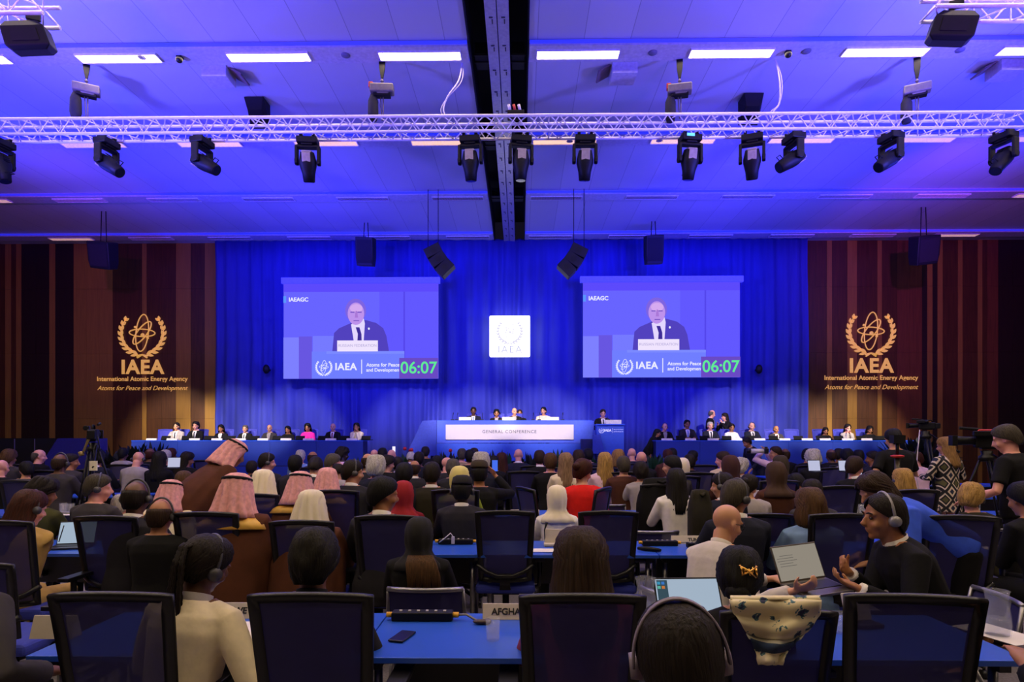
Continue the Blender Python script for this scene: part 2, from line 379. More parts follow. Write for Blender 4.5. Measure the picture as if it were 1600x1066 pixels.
# ---- projection screens ----
def screen(px0, px1, pt, pb, bx0, bx1, bt, nm):
    Ys = 20.55; k = F/Ys; a = at(px0, pb, Ys); b = at(px1, pt, Ys); W, H = b.x-a.x, b.z-a.z
    t = empty('projection_screen', (a.x, Ys, a.z), label='projection screen showing a speaker and a green timer, %s of the glowing sign' % nm, cat='screen')
    y = 0.0
    def R(name, u0, u1, v0, v1, col, d):   # u, v as in the picture of the screen, v downward
        return rect(name, u0*W, u1*W, (1-v1)*H, (1-v0)*H, -0.006*d, col, t)
    def P(name, pts, col, d):
        return MB().prism([(u*W, (1-v)*H) for u, v in pts], -0.006*d-0.003, -0.006*d+0.003).build(name, col, t)
    MB().box((W/2, 0.02, H/2), (W, 0.02, H)).build('screen_fabric', E('scr_bg', (104,100,255)), t)
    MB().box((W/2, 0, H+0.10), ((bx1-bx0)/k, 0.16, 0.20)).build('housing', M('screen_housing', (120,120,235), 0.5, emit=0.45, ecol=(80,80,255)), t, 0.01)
    MB().box((W/2, 0.42, H+0.10), (W*0.8, 0.72, 0.06)).build('bracket', BLACK, t)
    R('picture_wall', 0, 1, 0, 0.085, E('scr_top', (92,74,252)), 0)
    R('picture_panel', 0.62, 1, 0.085, 0.80, E('scr_r', (98,88,255)), 0); R('picture_fold', 0.775, 0.785, 0.085, 0.80, E('scr_f', (84,70,235)), 1)
    R('picture_desk', 0, 0.10, 0.565, 1, E('scr_d1', (126,128,255)), 1); R('picture_desk', 0.10, 0.185, 0.555, 1, E('scr_d2', (104,86,225)), 1)
    R('picture_ledge', 0.19, 0.36, 0.55, 0.74, E('scr_d3', (118,122,255)), 1); 
    R('tag_mark', 0.0, 0.018, 0.13, 0.20, E('scr_tag', (90,150,255)), 2)
    text('hashtag', 'IAEAGC', 0.2, (0.098*W, -0.016, (1-0.168)*H), E('scr_white', (235,235,255)), t, bold=0.006, fit=0.125*W)
    # the speaker in the picture
    SU = E('scr_suit', (82,66,190)); SU2 = E('scr_suit2', (74,56,178))
    P('pictured_suit', [(0.315,0.74),(0.328,0.52),(0.36,0.47),(0.43,0.42),(0.475,0.38),(0.535,0.385),(0.60,0.415),(0.645,0.47),(0.665,0.55),(0.685,0.74)], SU, 2)
    P('pictured_shirt', [(0.438,0.43),(0.455,0.60),(0.465,0.70),(0.515,0.70),(0.527,0.42),(0.52,0.37)], E('scr_shirt', (228,215,255)), 3)
    P('pictured_tie', [(0.468,0.46),(0.492,0.46),(0.505,0.53),(0.508,0.70),(0.475,0.70),(0.482,0.53)], E('scr_tie', (62,44,150)), 4)
    def oval(name, cu, cv, ru, rv, col, d, a0=0, a1=360):
        return P(name, [(cu+ru*cos(radians(a0+(a1-a0)*i/27)), cv-rv*sin(radians(a0+(a1-a0)*i/27))) for i in range(28)], col, d)
    oval('pictured_hair', 0.468, 0.285, 0.067, 0.125, E('scr_hair', (126,100,225)), 4)
    oval('pictured_face', 0.470, 0.318, 0.053, 0.118, E('scr_face', (190,146,236)), 5)
    oval('pictured_brow', 0.472, 0.262, 0.040, 0.045, E('scr_brow', (214,170,240)), 6)
    R('pictured_eye', 0.435, 0.462, 0.297, 0.309, E('scr_eye', (120,84,196)), 7); R('pictured_eye', 0.480, 0.507, 0.297, 0.309, E('scr_eye', (120,84,196)), 7)
    P('pictured_nose', [(0.468,0.29),(0.478,0.29),(0.484,0.36),(0.463,0.36)], E('scr_nose', (170,120,215)), 7)
    R('pictured_mouth', 0.455, 0.492, 0.388, 0.397, E('scr_eye', (120,84,196)), 7)
    oval('pictured_pin', 0.553, 0.475, 0.006, 0.012, E('scr_white', (235,235,255)), 4)
    R('country_sign', 0.35, 0.612, 0.60, 0.715, E('scr_plate', (240,228,255)), 8)
    text('country_lettering', 'RUSSIAN FEDERATION', 0.16, (0.481*W, -0.056, (1-0.655)*H), E('scr_ltr', (176,166,216)), t, fit=0.245*W)
    R('lectern_picture', 0.185, 0.782, 0.715, 1.0, E('scr_lec', (112,126,255)), 5); R('lectern_edge', 0.28, 0.782, 0.712, 0.74, E('scr_lec2', (124,138,255)), 6)
    wr, ob = emblem_meshes(0.062*W*0.85); WH = E('scr_white', (235,235,255))
    wr.build('wreath', WH, t, loc=(0.264*W, -0.05, (1-0.88)*H)); ob.build('orbit_symbol', WH, t, loc=(0.264*W, -0.05, (1-0.88)*H))
    text('initials', 'IAEA', 0.4, (0.405*W, -0.05, (1-0.878)*H), WH, t, bold=0.012, fit=0.14*W, space=1.1)
    R('divider', 0.505, 0.510, 0.80, 0.95, WH, 7)
    text('motto_line', 'Atoms for Peace', 0.2, (0.645*W, -0.05, (1-0.858)*H), WH, t, bold=0.004, fit=0.215*W); text('motto_line', 'and Development', 0.2, (0.648*W, -0.05, (1-0.912)*H), WH, t, bold=0.004, fit=0.222*W)
    R('timer_panel', 0.75, 1.0, 0.785, 1.0, E('scr_timer', (106,74,196)), 9)
    text('timer_digits', '06:07', 0.5, (0.875*W, -0.065, (1-0.893)*H), E('scr_green', (96,236,150)), t, bold=0.006, fit=0.235*W)
screen(443, 685, 443, 592, 440, 689, 433, 'left'); screen(911, 1156, 441, 590, 909, 1162, 431, 'right')
# ================= trusses, fixtures, speakers =================
ALU = M('truss_aluminium', (238,230,235), 0.38, 0.25, var=0.05)
def truss(x0, x1, y, z, h, label, n, d=None):
    d = d or h
    t = empty('lighting_truss', ((x0+x1)/2, y, z), label=label, cat='truss'); Lh = (x1-x0)/2
    for sy in (-1, 1):
        for sz in (-1, 1):
            MB().tube((-Lh, sy*d/2, sz*h/2), (Lh, sy*d/2, sz*h/2), 0.027, n=10).build('chord', ALU, t)
    st = 2*Lh/n
    for sy in (-1, 1):
        mb = MB()
        for i in range(n):
            a = -Lh+i*st
            mb.tube((a, sy*d/2, -h/2), (a+st/2, sy*d/2, h/2), 0.011, n=5).tube((a+st/2, sy*d/2, h/2), (a+st, sy*d/2, -h/2), 0.011, n=5)
        mb.build('lattice', ALU, t)
    for sz in (-1, 1):
        mb = MB()
        for i in range(n):
            a = -Lh+i*st
            mb.tube((a, -d/2, sz*h/2), (a+st/2, d/2, sz*h/2), 0.011, n=5).tube((a+st/2, d/2, sz*h/2), (a+st, -d/2, sz*h/2), 0.011, n=5)
            if i % 7 == 0: mb.tube((a, -d/2, sz*h/2), (a, d/2, sz*h/2), 0.014, n=5)
        mb.build('lattice', ALU, t)
    return t
YT = 11.0
ZT = at(800, 199, YT).z; H = 0.27
XR = at(1594, 190, YT).x
truss(-XR-0.5, XR, YT, ZT, H, 'long horizontal aluminium truss carrying the row of moving head lights', 50, 0.3)
YN = 8.0
for s, px, nm in ((-1, 81, 'west'), (1, 1450, 'east')):
    xx = at(px, 12, YN).x; zz = at(px, 16 if s < 0 else 6, YN).z
    tr = truss(min(xx, s*15), max(xx, s*15), YN, zz, 0.27, 'short near aluminium truss with a black box light, %s corner' % ('upper left' if s < 0 else 'upper right'), 20, 0.3)
    # suspension to the ceiling
    MB().tube((0, 0, 0.1), (0, 0, CEIL-zz-0.003), 0.012).build('suspension_wire', BLACK, tr)
MATB = M('fixture_black', (7,7,9), 0.55, 0.0, var=0.2, spec=0.3); COVER = M('fixture_cover', (175,160,135), 0.4, var=0.1)
LENS = M('fixture_lens', (18,22,40), 0.1, spec=0.8, var=0)
def moving_head(px, pyt, yaw, tilt, label, col=None):
    """base under the truss, yoke, tilting head. yaw about z, tilt from straight down (0) toward local -y"""
    zt = ZT-H/2-0.02; p = at(px, pyt, YT)
    t = empty('moving_head_light', (p.x, YT, zt), yaw, label, 'stage light', 'moving head lights under the long truss')
    for sx in (-1, 1): MB().box((0.11*sx, 0, 0.0), (0.05, 0.16, 0.07)).tube((0.11*sx, -0.09, 0.03), (0.11*sx, 0.09, 0.03), 0.02).build('clamp', MATB, t)
    MB().box((0, 0, -0.085), (0.36, 0.26, 0.11)).box((0, 0, -0.15), (0.2, 0.2, 0.04)).build('base', MATB, t, 0.015)
    y = MB().box((0, 0, -0.18), (0.38, 0.13, 0.05))
    for sx in (-1, 1):
        y.box((0.195*sx, 0, -0.33), (0.05, 0.13, 0.33)); y.tube((0.165*sx, 0, -0.44), (0.225*sx, 0, -0.44), 0.07, n=14)
    y.build('yoke', MATB, t, 0.012)
    R = Matrix.Translation((0, 0, -0.44)) @ Matrix.Rotation(tilt, 4, 'X')
    h = MB(); h.xf = R
    def rr(z, a, b, k=0.6):
        P = []
        for i in range(20):
            q = 2*pi*i/20; c, s_ = cos(q), sin(q)
            P.append((a*math.copysign(abs(c)**k, c), b*math.copysign(abs(s_)**k, s_), z))
        return P
    h.rings([rr(0.17, 0.07, 0.06), rr(0.155, 0.115, 0.10), rr(0.0, 0.15, 0.13, 0.7), rr(-0.06, 0.15, 0.13, 0.8), rr(-0.20, 0.115, 0.115, 1), rr(-0.34, 0.10, 0.10, 1), rr(-0.345, 0.088, 0.088, 1)])
    for k in range(3): h.box((0, 0.135, 0.0+k*0.035), (0.12, 0.01, 0.012))
    h.path([(0.05, 0.10, -0.22), (0.05, 0.18, -0.24), (-0.05, 0.18, -0.24), (-0.05, 0.10, -0.22)], 0.008, 6)
    ho = h.build('head', MATB, t)
    c = MB(); c.xf = R; c.box((0, -0.02, 0.165), (0.17, 0.15, 0.035)).box((0, -0.118, 0.07), (0.15, 0.02, 0.16)); c.build('head_cover', COVER, ho, 0.01)
    l = MB(); l.xf = R; l.lathe((0, 0, -0.35), [(0.001, 0.002), (0.085, 0.003), (0.085, 0.0)]); l.build('lens', LENS, ho)
    return t
for a in ((2, 215, -1.75, 0.25, 'black moving head light at the cropped end of the long truss, seen side on'),
          (167, 215, -1.75, 0.95, 'black moving head light tilted steeply, under the truss left of the first chain hoist'),
          (316, 210, -1.75, 1.05, 'black moving head light pointing sideways between first and second chain hoists'),
          (481, 215, 0.10, 0.35, 'black moving head light facing down just beside the dark ceiling monitor'),
          (735, 212, -0.1, 0.2, 'black moving head light immediately left of the black ceiling channel'),
          (814, 210, 0.15, 0.1, 'dark moving head light hanging right under the black ceiling channel'),
          (914, 212, 0.0, 0.3, 'black moving head light with pale cover immediately right of the ceiling channel'),
          (1078, 212, 0.15, 0.25, 'black moving head light with glowing blue display on its base'),
          (1175, 212, -0.35, 0.4, 'black moving head light under the right dark ceiling monitor'),
          (1240, 208, 1.75, 1.0, 'black moving head light tilted toward the logo wall, beside the hanging white cable'),
          (1392, 212, 1.85, 0.95, 'black moving head light tilted under the hoist farthest right'),
          (1568, 205, 1.9, 0.65, 'black moving head light at the open end of the long truss')):
    m = moving_head(*a)
    if a[0] == 1078:
        MB().box((-0.04, -0.135, -0.06), (0.14, 0.008, 0.045)).build('display', E('blue_led', (90,170,255), 2.5), m)
# box wash lights on the near trusses
for px, py, s in ((45, 60, -1), (1487, 45, 1)):
    p = at(px, py, YN); zc = p.z
    t = empty('box_wash_light', (p.x, YN, zc), s*-0.35, 'large black box shaped wash light hanging under the %s near truss' % ('left' if s < 0 else 'right'), 'stage light')
    h = MB(); h.xf = Matrix.Rotation(0.25*s, 4, 'Y') @ Matrix.Rotation(0.3, 4, 'X')
    h.rings([[(sx*a, sy*b, z) for sx, sy in ((-1,-1),(1,-1),(1,1),(-1,1))] for a, b, z in ((0.17,0.14,0.17),(0.24,0.2,0.1),(0.25,0.21,-0.12),(0.19,0.17,-0.17))], smooth=False)
    h.build('housing', MATB, t, 0.012); 
    MB().tube((0, 0, 0.13), (0, 0, 0.32), 0.02).box((0.05, 0, 0.3), (0.16, 0.05, 0.1)).build('bracket', MATB, t)
    g = MB(); g.xf = h.xf; g.box((0, -0.215, 0), (0.3, 0.01, 0.14)); g.build('lens', MATB, t)
# chain hoists
HB = M('hoist_grey', (120,112,108), 0.45, 0.3); SAC = M('chain_bag', (40,38,42), 0.9); RED = M('hoist_red', (190,40,30), 0.5)
for px, rz, nm, rd in ((135, 0.5, 'the hoist nearest the left end', 0), (597, 0.05, 'left of the ceiling channel', 1), (1062, -0.2, 'right of the ceiling channel', 1), (1433, -0.45, 'the hoist nearest the right end', 0)):
    x = at(px, 140, YT).x; zb = at(px, 140, YT).z
    t = empty('chain_hoist', (x, YT, zb), rz, 'grey chain hoist above the long truss, %s' % nm, 'hoist', 'chain hoists lifting the long truss')
    MB().box((0, 0, 0), (0.42, 0.19, 0.15)).box((0.02, 0, -0.08), (0.22, 0.15, 0.06)).build('motor_body', HB, t, 0.02)
    MB().box((0, 0, -0.11), (0.3, 0.14, 0.05)).build('motor_base', MATB, t, 0.01)
    MB().tube((0, 0, 0.08), (0.0, 0, 0.22), 0.014).lathe((0, 0, 0.15), [(0.03, -0.01), (0.035, 0.0), (0.03, 0.01)], 8).build('hook', HB, t)
    MB().rings([[(a, -0.02, z), (a, 0.02, z), (-a, 0.02, z), (-a, -0.02, z)] for a, z in ((0.02, 0.2), (0.05, 0.38), (0.055, CEIL-0.12-zb))], smooth=False).build('strap', MATB, t)
    MB().rings([[(-0.16+a*cos(k*pi/4), b*sin(k*pi/4), z) for k in range(8)] for a, b, z in ((0.05,0.05,-0.1),(0.09,0.08,-0.2),(0.095,0.085,-0.45),(0.07,0.06,-0.56))]).build('chain_bag', SAC, t)
    MB().tube((0.02, 0, -0.1), (0.02, 0, ZT+H/2-zb), 0.012).tube((-0.03, 0, -0.1), (0.0, 0, ZT+H/2-zb), 0.009).build('chain', HB, t)
    if rd: MB().box((-0.19, -0.03, 0.05), (0.08, 0.1, 0.1)).build('plug', RED, t, 0.01)
# power box on the truss under the channel
p = at(806, 176, YT)
t = empty('cable_distribution_box', (p.x, YT, ZT+H/2+0.02), label='small power box with white and red plugs on top of the truss', cat='power box')
MB().box((0, 0, 0.06), (0.3, 0.2, 0.1)).build('body', MATB, t, 0.01)
for k in range(3): MB().tube((-0.1+k*0.09, -0.05, 0.1), (-0.13+k*0.09, -0.06, 0.22), 0.025).build('plug', [M('plug_white', (215,205,210), 0.5), RED, M('plug_white')][k], t)
# hanging white cables
for pts, lab in ((((722,96),(717,125),(700,150),(693,170),(697,184)), 'bundle of thin white cables sagging from the ceiling band beside the channel'),
                 (((1211,90),(1218,125),(1218,160),(1209,174),(1207,184)), 'white cable hanging from the ceiling band near the right monitor')):
    o = MB()
    P = [at(a, b, YT+0.1) for a, b in pts]
    def cr(P, n=6):
        Q = [P[0]]+list(P)+[P[-1]]; out = []
        for i in range(1, len(Q)-2):
            for k in range(n):
                s = k/n; a, b, c, d = Q[i-1], Q[i], Q[i+1], Q[i+2]
                out.append(0.5*((2*b)+(c-a)*s+(2*a-5*b+4*c-d)*s*s+(3*b-a-3*c+d)*s**3))
        return out+[P[-1]]
    o.path(cr(P), 0.014, 6); o.path([q+Vector((0.05*sin(i/4), 0.02, 0)) for i, q in enumerate(cr(P))], 0.009, 6)
    tag(o.build('hanging_cable', M('white_cable', (215,205,210), 0.6)), lab, 'cable')
# dark ceiling monitors
for px, nm in ((401, 'left'), (1174, 'right')):
    p = at(px, 172, 12.4)
    t = empty('ceiling_loudspeaker', (p.x, 12.4, CEIL), label='dark wedge loudspeaker fixed to the ceiling behind the %s part of the truss' % nm, cat='loudspeaker')
    a = MB(); a.rings([[(-.2,-.15,-0.02),(.2,-.15,-0.02),(.2,.2,-0.02),(-.2,.2,-0.02)],[(-.14,-.1,-.26),(.14,-.1,-.26),(.2,.2,-.5),(-.2,.2,-.5)]], smooth=False).build('cabinet', MATB, t, 0.01)
    MB().box((0, 0.0, -0.01), (0.3, 0.2, 0.03)).build('mounting_plate', MATB, t)
# ceiling hatches with projector boxes and small dome cameras
for px, s, nm in ((338, 1, 'over the gap between first and second hoist'), (975, -1, 'beside the right hoist'), (1578, -1, 'at the far right end of the band')):
    p = at(px, 104, 11.35)
    t = empty('projector_hatch', (p.x, 11.45, CEIL), label='pale projector housing hanging from a ceiling hatch, %s' % nm, cat='projector')
    MB().box((0, 0, -0.1), (0.46, 0.42, 0.2)).build('housing', BAND, t, 0.01)
    MB().box((0.36*s, 0.05, -0.06), (0.26, 0.38, 0.03), Euler((0, 0.5*s, 0))).build('flap', M('hatch_brown', (120,100,95), 0.7), t)
for px, py in ((281, 90), (1231, 81)):
    p = at(px, py, 10.8); t = empty('dome_camera', (p.x, 10.8, CEIL-0.11), label='small black camera on the lit ceiling band, %s side' % ('left' if px < 800 else 'right'), cat='camera')
    MB().box((0, 0, -0.02), (0.09, 0.09, 0.03)).build('mount', BLACK, t); MB().ell((0, -0.02, -0.07), (0.06, 0.06, 0.055)).build('dome', BLACK, t)
for px, py, y in ((540, 82, 10.8), (222, 80, 10.8), (1020, 79, 10.8), (1260, 77, 10.8), (1500, 75, 10.8), (780+110, 217, 14), (1030,212,14)):
    p = at(px, py, y)
    tag(MB().lathe((p.x, y, CEIL-0.125), [(0.001, 0), (0.075, 0), (0.08, 0.015)]).build('ceiling_vent', M('vent_grey', (120,115,135), 0.6)), 'small round grey vent flush in a ceiling band between lamps', 'vent', 'round vents in the ceiling bands')
# suspended loudspeakers in front of the stage wall
SPK = M('speaker_black', (13,11,14), 0.6)
def boxspeaker(px, py, w, h, Y, tiltx, roll, label, rz=0):
    p = at(px, py, Y); k = F/Y; w /= k; h /= k
    t = empty('hanging_loudspeaker', p, rz, label, 'loudspeaker')
    b = MB(); b.xf = Matrix.Rotation(roll, 4, 'Y') @ Matrix.Rotation(tiltx, 4, 'X')
    b.rings([[(sx*w/2*q, y0 if sy < 0 else y1, z) for sx, sy in ((-1,-1),(1,-1),(1,1),(-1,1))] for q, y0, y1, z in ((0.92,-0.22,0.16,-h/2),(1,-0.25,0.2,-h*0.2),(1,-0.25,0.25,h/2))], smooth=False)
    b.build('cabinet', SPK, t, 0.02)
    g = MB(); g.xf = b.xf; g.box((0, -0.255, 0), (w*0.84, 0.012, h*0.8)); g.build('grille', M('speaker_grille', (28,22,30), 0.8), t)
    z = CEIL-p.z
    for s in (-1, 1): MB().tube((s*w*0.14, 0, h*0.4), (s*w*0.1, 0, z), 0.014).build('suspension_rod', BLACK, t)
boxspeaker(572, 394, 27, 43, 19.6, 0.2, 0.03, 'black box loudspeaker hanging above the left projection screen')
boxspeaker(1021, 391, 27, 43, 19.6, 0.2, -0.03, 'black box loudspeaker hanging above the right projection screen')
boxspeaker(162, 399, 34, 41, 18.5, 0.3, 0.12, 'large black loudspeaker hanging in front of the left striped wood wall')
boxspeaker(1443, 391, 34, 43, 18.5, 0.3, -0.12, 'large black loudspeaker hanging in front of the right striped wood wall')
for sgn, px in ((1, 688), (-1, 893)):
    Y = 16.9; k = F/Y; p = at(px, 408, Y)
    t = empty('line_array_loudspeaker', p, label='curved line array of black loudspeakers beside the inner edge of the %s screen' % ('left' if sgn > 0 else 'right'), cat='loudspeaker')
    pts = [(-14, 21), (-7, 7), (2, -6), (14, -18)]
    for i in range(3):
        a = Vector((pts[i][0], 0, pts[i][1]))/k; b = Vector((pts[i+1][0], 0, pts[i+1][1]))/k
        a.x *= sgn; b.x *= sgn; m = (a+b)/2; d = b-a; ang = math.atan2(d.x, d.z)
        o = MB(); o.box((0, 0, 0), (0.46, 0.4, d.length*0.98)); o2 = o.build('cabinet', SPK, t, 0.015); o2.location = m; o2.rotation_euler = (0, ang, 0)
        g = MB().lathe((0, 0, 0), [(0.001, 0), (0.07, 0.0), (0.08, 0.01)]).build('driver', BLACK, o2); g.rotation_euler = (pi/2, 0, 0); g.location = (0, -0.205, 0)
    for q in (-20*sgn, 9*sgn if False else -4*sgn):
        MB().tube((q/k, 0.1, 16/k), (q/k, 0.1, CEIL-p.z), 0.010).build('suspension_cable', BLACK, t)
# ================= the dais =================
YD = 18.4
SKB = M('dais_blue', (18,52,156), 0.55, var=0.06, scale=3); SKD = M('dais_dark_blue', (14,20,92), 0.7); EDG = M('dais_edge', (30,80,215), 0.4)
def D(px, py, Y=YD): return at(px, py, Y)
# platforms
FL = 0.80
for nm, a, b in (('left', 205, 567), ('right', 1025, 1390)):
    x0, x1 = D(a, 700).x, D(b, 700).x
    if nm == 'right': x1 = 12.3
    t = empty('stage_platform', ((x0+x1)/2, YD+1.35, 0), label='blue fronted platform under the %s long speakers table' % nm, cat='platform')
    W = x1-x0
    MB().box((0, 0, FL/2), (W, 2.7-0.01, FL)).build('deck', SKD, t)
    n = round(W/1.4); 
    for i in range(n):
        MB().box((-W/2+W*(i+0.5)/n, -1.36, FL/2-0.01), (W/n-0.012, 0.03, FL-0.04)).build('front_panel', SKB, t)
    # continuous table split in units
    for i in range(n):
        q = empty('dais_table', ((x0+x1)/2-W/2+W*(i+0.5)/n, YD+0.30, FL), label='blue front table unit of the %s speakers row, %s' % (nm, ['by its outer end', 'second from its outer end', 'third from its outer end', 'in the middle', 'third from its inner end', 'next to its inner end', 'by its inner end', 'extra end', 'far'][min(i if nm == 'left' else n-1-i, 8)]), cat='table', group='blue tables of the %s speakers row' % nm)
        MB().box((0, 0, 0.745), (W/n-0.004, 0.62, 0.03)).build('table_top', EDG, q)
        MB().box((0, -0.28, 0.365), (W/n-0.006, 0.03, 0.73)).build('front_panel', SKB, q)
        for s in (-1, 1): MB().box((s*(W/n/2-0.03), 0.05, 0.365), (0.03, 0.5, 0.73)).build('side_panel', SKD, q)
xa, xb = D(634, 700).x, D(975, 700).x
t = empty('stage_platform', ((xa+xb)/2, YD+1.36, 0), label='raised central blue platform carrying the presiding table and the lectern', cat='platform')
W = xb-xa
MB().box((0, 0, 0.4), (W, 2.7, 0.8)).build('deck', SKD, t)
for i in range(5): MB().box((-W/2+W*(i+0.5)/5, -1.37, 0.39), (W/5-0.012, 0.03, 0.76)).build('front_panel', M('dais_light_blue', (38,78,200), 0.5, var=0.05), t)
MB().box(((D(796,0).x)-(xa+xb)/2, 0.2, 1.05), (D(925,0).x-D(672,0).x, 2.28, 0.5)).build('upper_deck', SKD, t)
LB = M('dais_light_blue'); PB = M('dais_pale_blue', (58,86,205), 0.5, var=0.05)
# presiding table
xc = D(796, 0).x; t = empty('presiding_table', (xc, YD-0.02, 0), label='raised blue presiding table with a white lettered front panel, centre of the dais', cat='table')
def dx(px): return D(px, 0).x-xc
def dz(py): return D(0, py).z
MB().box(((dx(683)+dx(928))/2, 0, (dz(658)+dz(692))/2), (dx(928)-dx(683), 0.05, dz(658)-dz(692))).build('front_panel', PB, t)
MB().box(((dx(683)+dx(928))/2, 0, (dz(693)+dz(720))/2), (dx(928)-dx(683), 0.12, dz(693)-dz(720))).build('plinth', LB, t)
MB().box(((dx(683)+dx(925))/2, 0.35, dz(658)+0.0), (dx(925)-dx(683), 0.7, 0.03)).build('table_top', EDG, t)
MB().prism([(dx(640), dz(712)), (dx(640), dz(700)), (dx(660), dz(658)), (dx(682), dz(657)), (dx(682), dz(712))], 0.0, 0.06).build('wing_panel', M('dais_mid_blue', (34,56,170), 0.5), t)
MB().prism([(dx(900), -0.2), (dx(900), 0), (dx(900), 0)], 0, .01) if False else None
WP = M('white_panel', (205,198,204), 0.5, var=0.02, spec=0.2)
MB().box(((dx(697)+dx(896))/2, -0.045, (dz(664)+dz(687))/2), (dx(896)-dx(697), 0.03, dz(664)-dz(687))).build('white_front_panel', WP, t)
text('front_lettering', 'GENERAL CONFERENCE', 0.2, (xc*0+dx(796), -0.065, dz(675)), M('panel_ink', (70,70,96), 0.6), t, fit=84/(F/YD), space=1.15)
# stair unit beside lectern
t = empty('stage_steps', (D(912,0).x, YD-0.35, 0), label='dark blue steps between the white lettered panel and the lectern', cat='steps')
sw = 26/(F/YD)
for i in range(4): MB().box((0.1*i-0.15, 0.12*i-0.2, 0.2+0.2*i), (sw, 0.28, 0.4+0.4*i)).build('step', SKD, t)
MB().prism([(0.2, dz(708)), (0.2, dz(680)), (0.42, dz(679)), (0.55, dz(708))], -0.25, -0.2).build('side_panel', M('dais_mid_blue'), t)
# lectern
t = empty('lectern', (D(950,0).x, YD-0.3, 0), label='blue lectern with white emblem strip, standing right of the presiding table', cat='lectern')
kl = F/(YD-0.3); w2 = 21/kl; zt = at(950, 664, YD-0.3).z; zb = at(950, 712, YD-0.3).z
MB().box((0, 0, (zt+zb)/2), (2*w2, 0.4, zt-zb)).build('body', LB, t, 0.01); MB().box((0, 0, zt), (2*w2+0.04, 0.5, 0.04)).build('top', EDG, t, 0.008)
MB().box((0, 0, zb/2), (2*w2, 0.4, zb)).build('plinth', SKD, t)
MB().box((0.08, -0.22, zt+0.075), (0.46, 0.02, 0.13)).build('name_board', M('name_board', (215,210,210), 0.5), t)
WI = M('white_ink', (225,230,255), 0.5, emit=0.25)
wr, ob = emblem_meshes(0.075); wr.build('wreath', WI, t, loc=(-0.26, -0.205, zt-0.17)); ob.build('orbit_symbol', WI, t, loc=(-0.26, -0.205, zt-0.17))
text('initials', 'IAEA', 0.1, (-0.08, -0.205, zt-0.17), WI, t, fit=0.21, bold=0.003); MB().box((0.06, -0.205, zt-0.17), (0.006, 0.004, 0.14)).build('divider', WI, t)
text('motto_line', 'Atoms for Peace', 0.05, (0.23, -0.205, zt-0.14), WI, t, fit=0.28); text('motto_line', 'and Development', 0.05, (0.23, -0.205, zt-0.20), WI, t, fit=0.28)
MB().path([(-0.05, 0.02, zt), (-0.05, -0.03, zt+0.1), (-0.04, 0.06, zt+0.24)], 0.008).build('microphone', BLACK, t)
# ramp and crates at the far left, rail
t = empty('loading_ramp', (at(100, 0, 17.5).x, 17.5, 0), label='dark blue sloped ramp panel left of the speakers row, behind the tripod camera', cat='ramp')
pp = lambda a, b: (at(a, b, 17.5).x-t.location.x, at(a, b, 17.5).z)
MB().prism([(pp(70,716)), (pp(70,716)[0], 0.0), (pp(135,735)[0], 0.0), pp(135,685), pp(90,685)], 0, 0.9).build('panel', M('ramp_blue', (30,26,120), 0.7), t)
t = empty('black_screen_wall', (at(40, 0, 18.6).x, 18.6, 0), label='black folding partition at the foot of the left wood wall', cat='partition')
for i in range(3):
    xx = (i-1)*0.62; MB().box((xx, 0, 0.85), (0.6, 0.06, 1.55)).build('panel', M('partition_black', (10,8,12), 0.9), t); MB().box((xx-0.305, -0.02, 0.9), (0.012, 0.08, 1.4)).build('post', M('post_grey', (110,95,120), 0.5), t)

for px, nm in ((416, 'left of the left screen'), (1186, 'right of the right screen')):
    p = at(px, 577, 21.1); t = empty('wall_loudspeaker', p, 0, 'small black round loudspeaker on the curtain '+nm, 'loudspeaker')
    MB().ell((0, 0, 0), (0.11, 0.12, 0.16)).build('shell', SPK, t); MB().tube((0, 0.05, 0), (0, 0.45, 0), 0.03).build('bracket', BLACK, t)
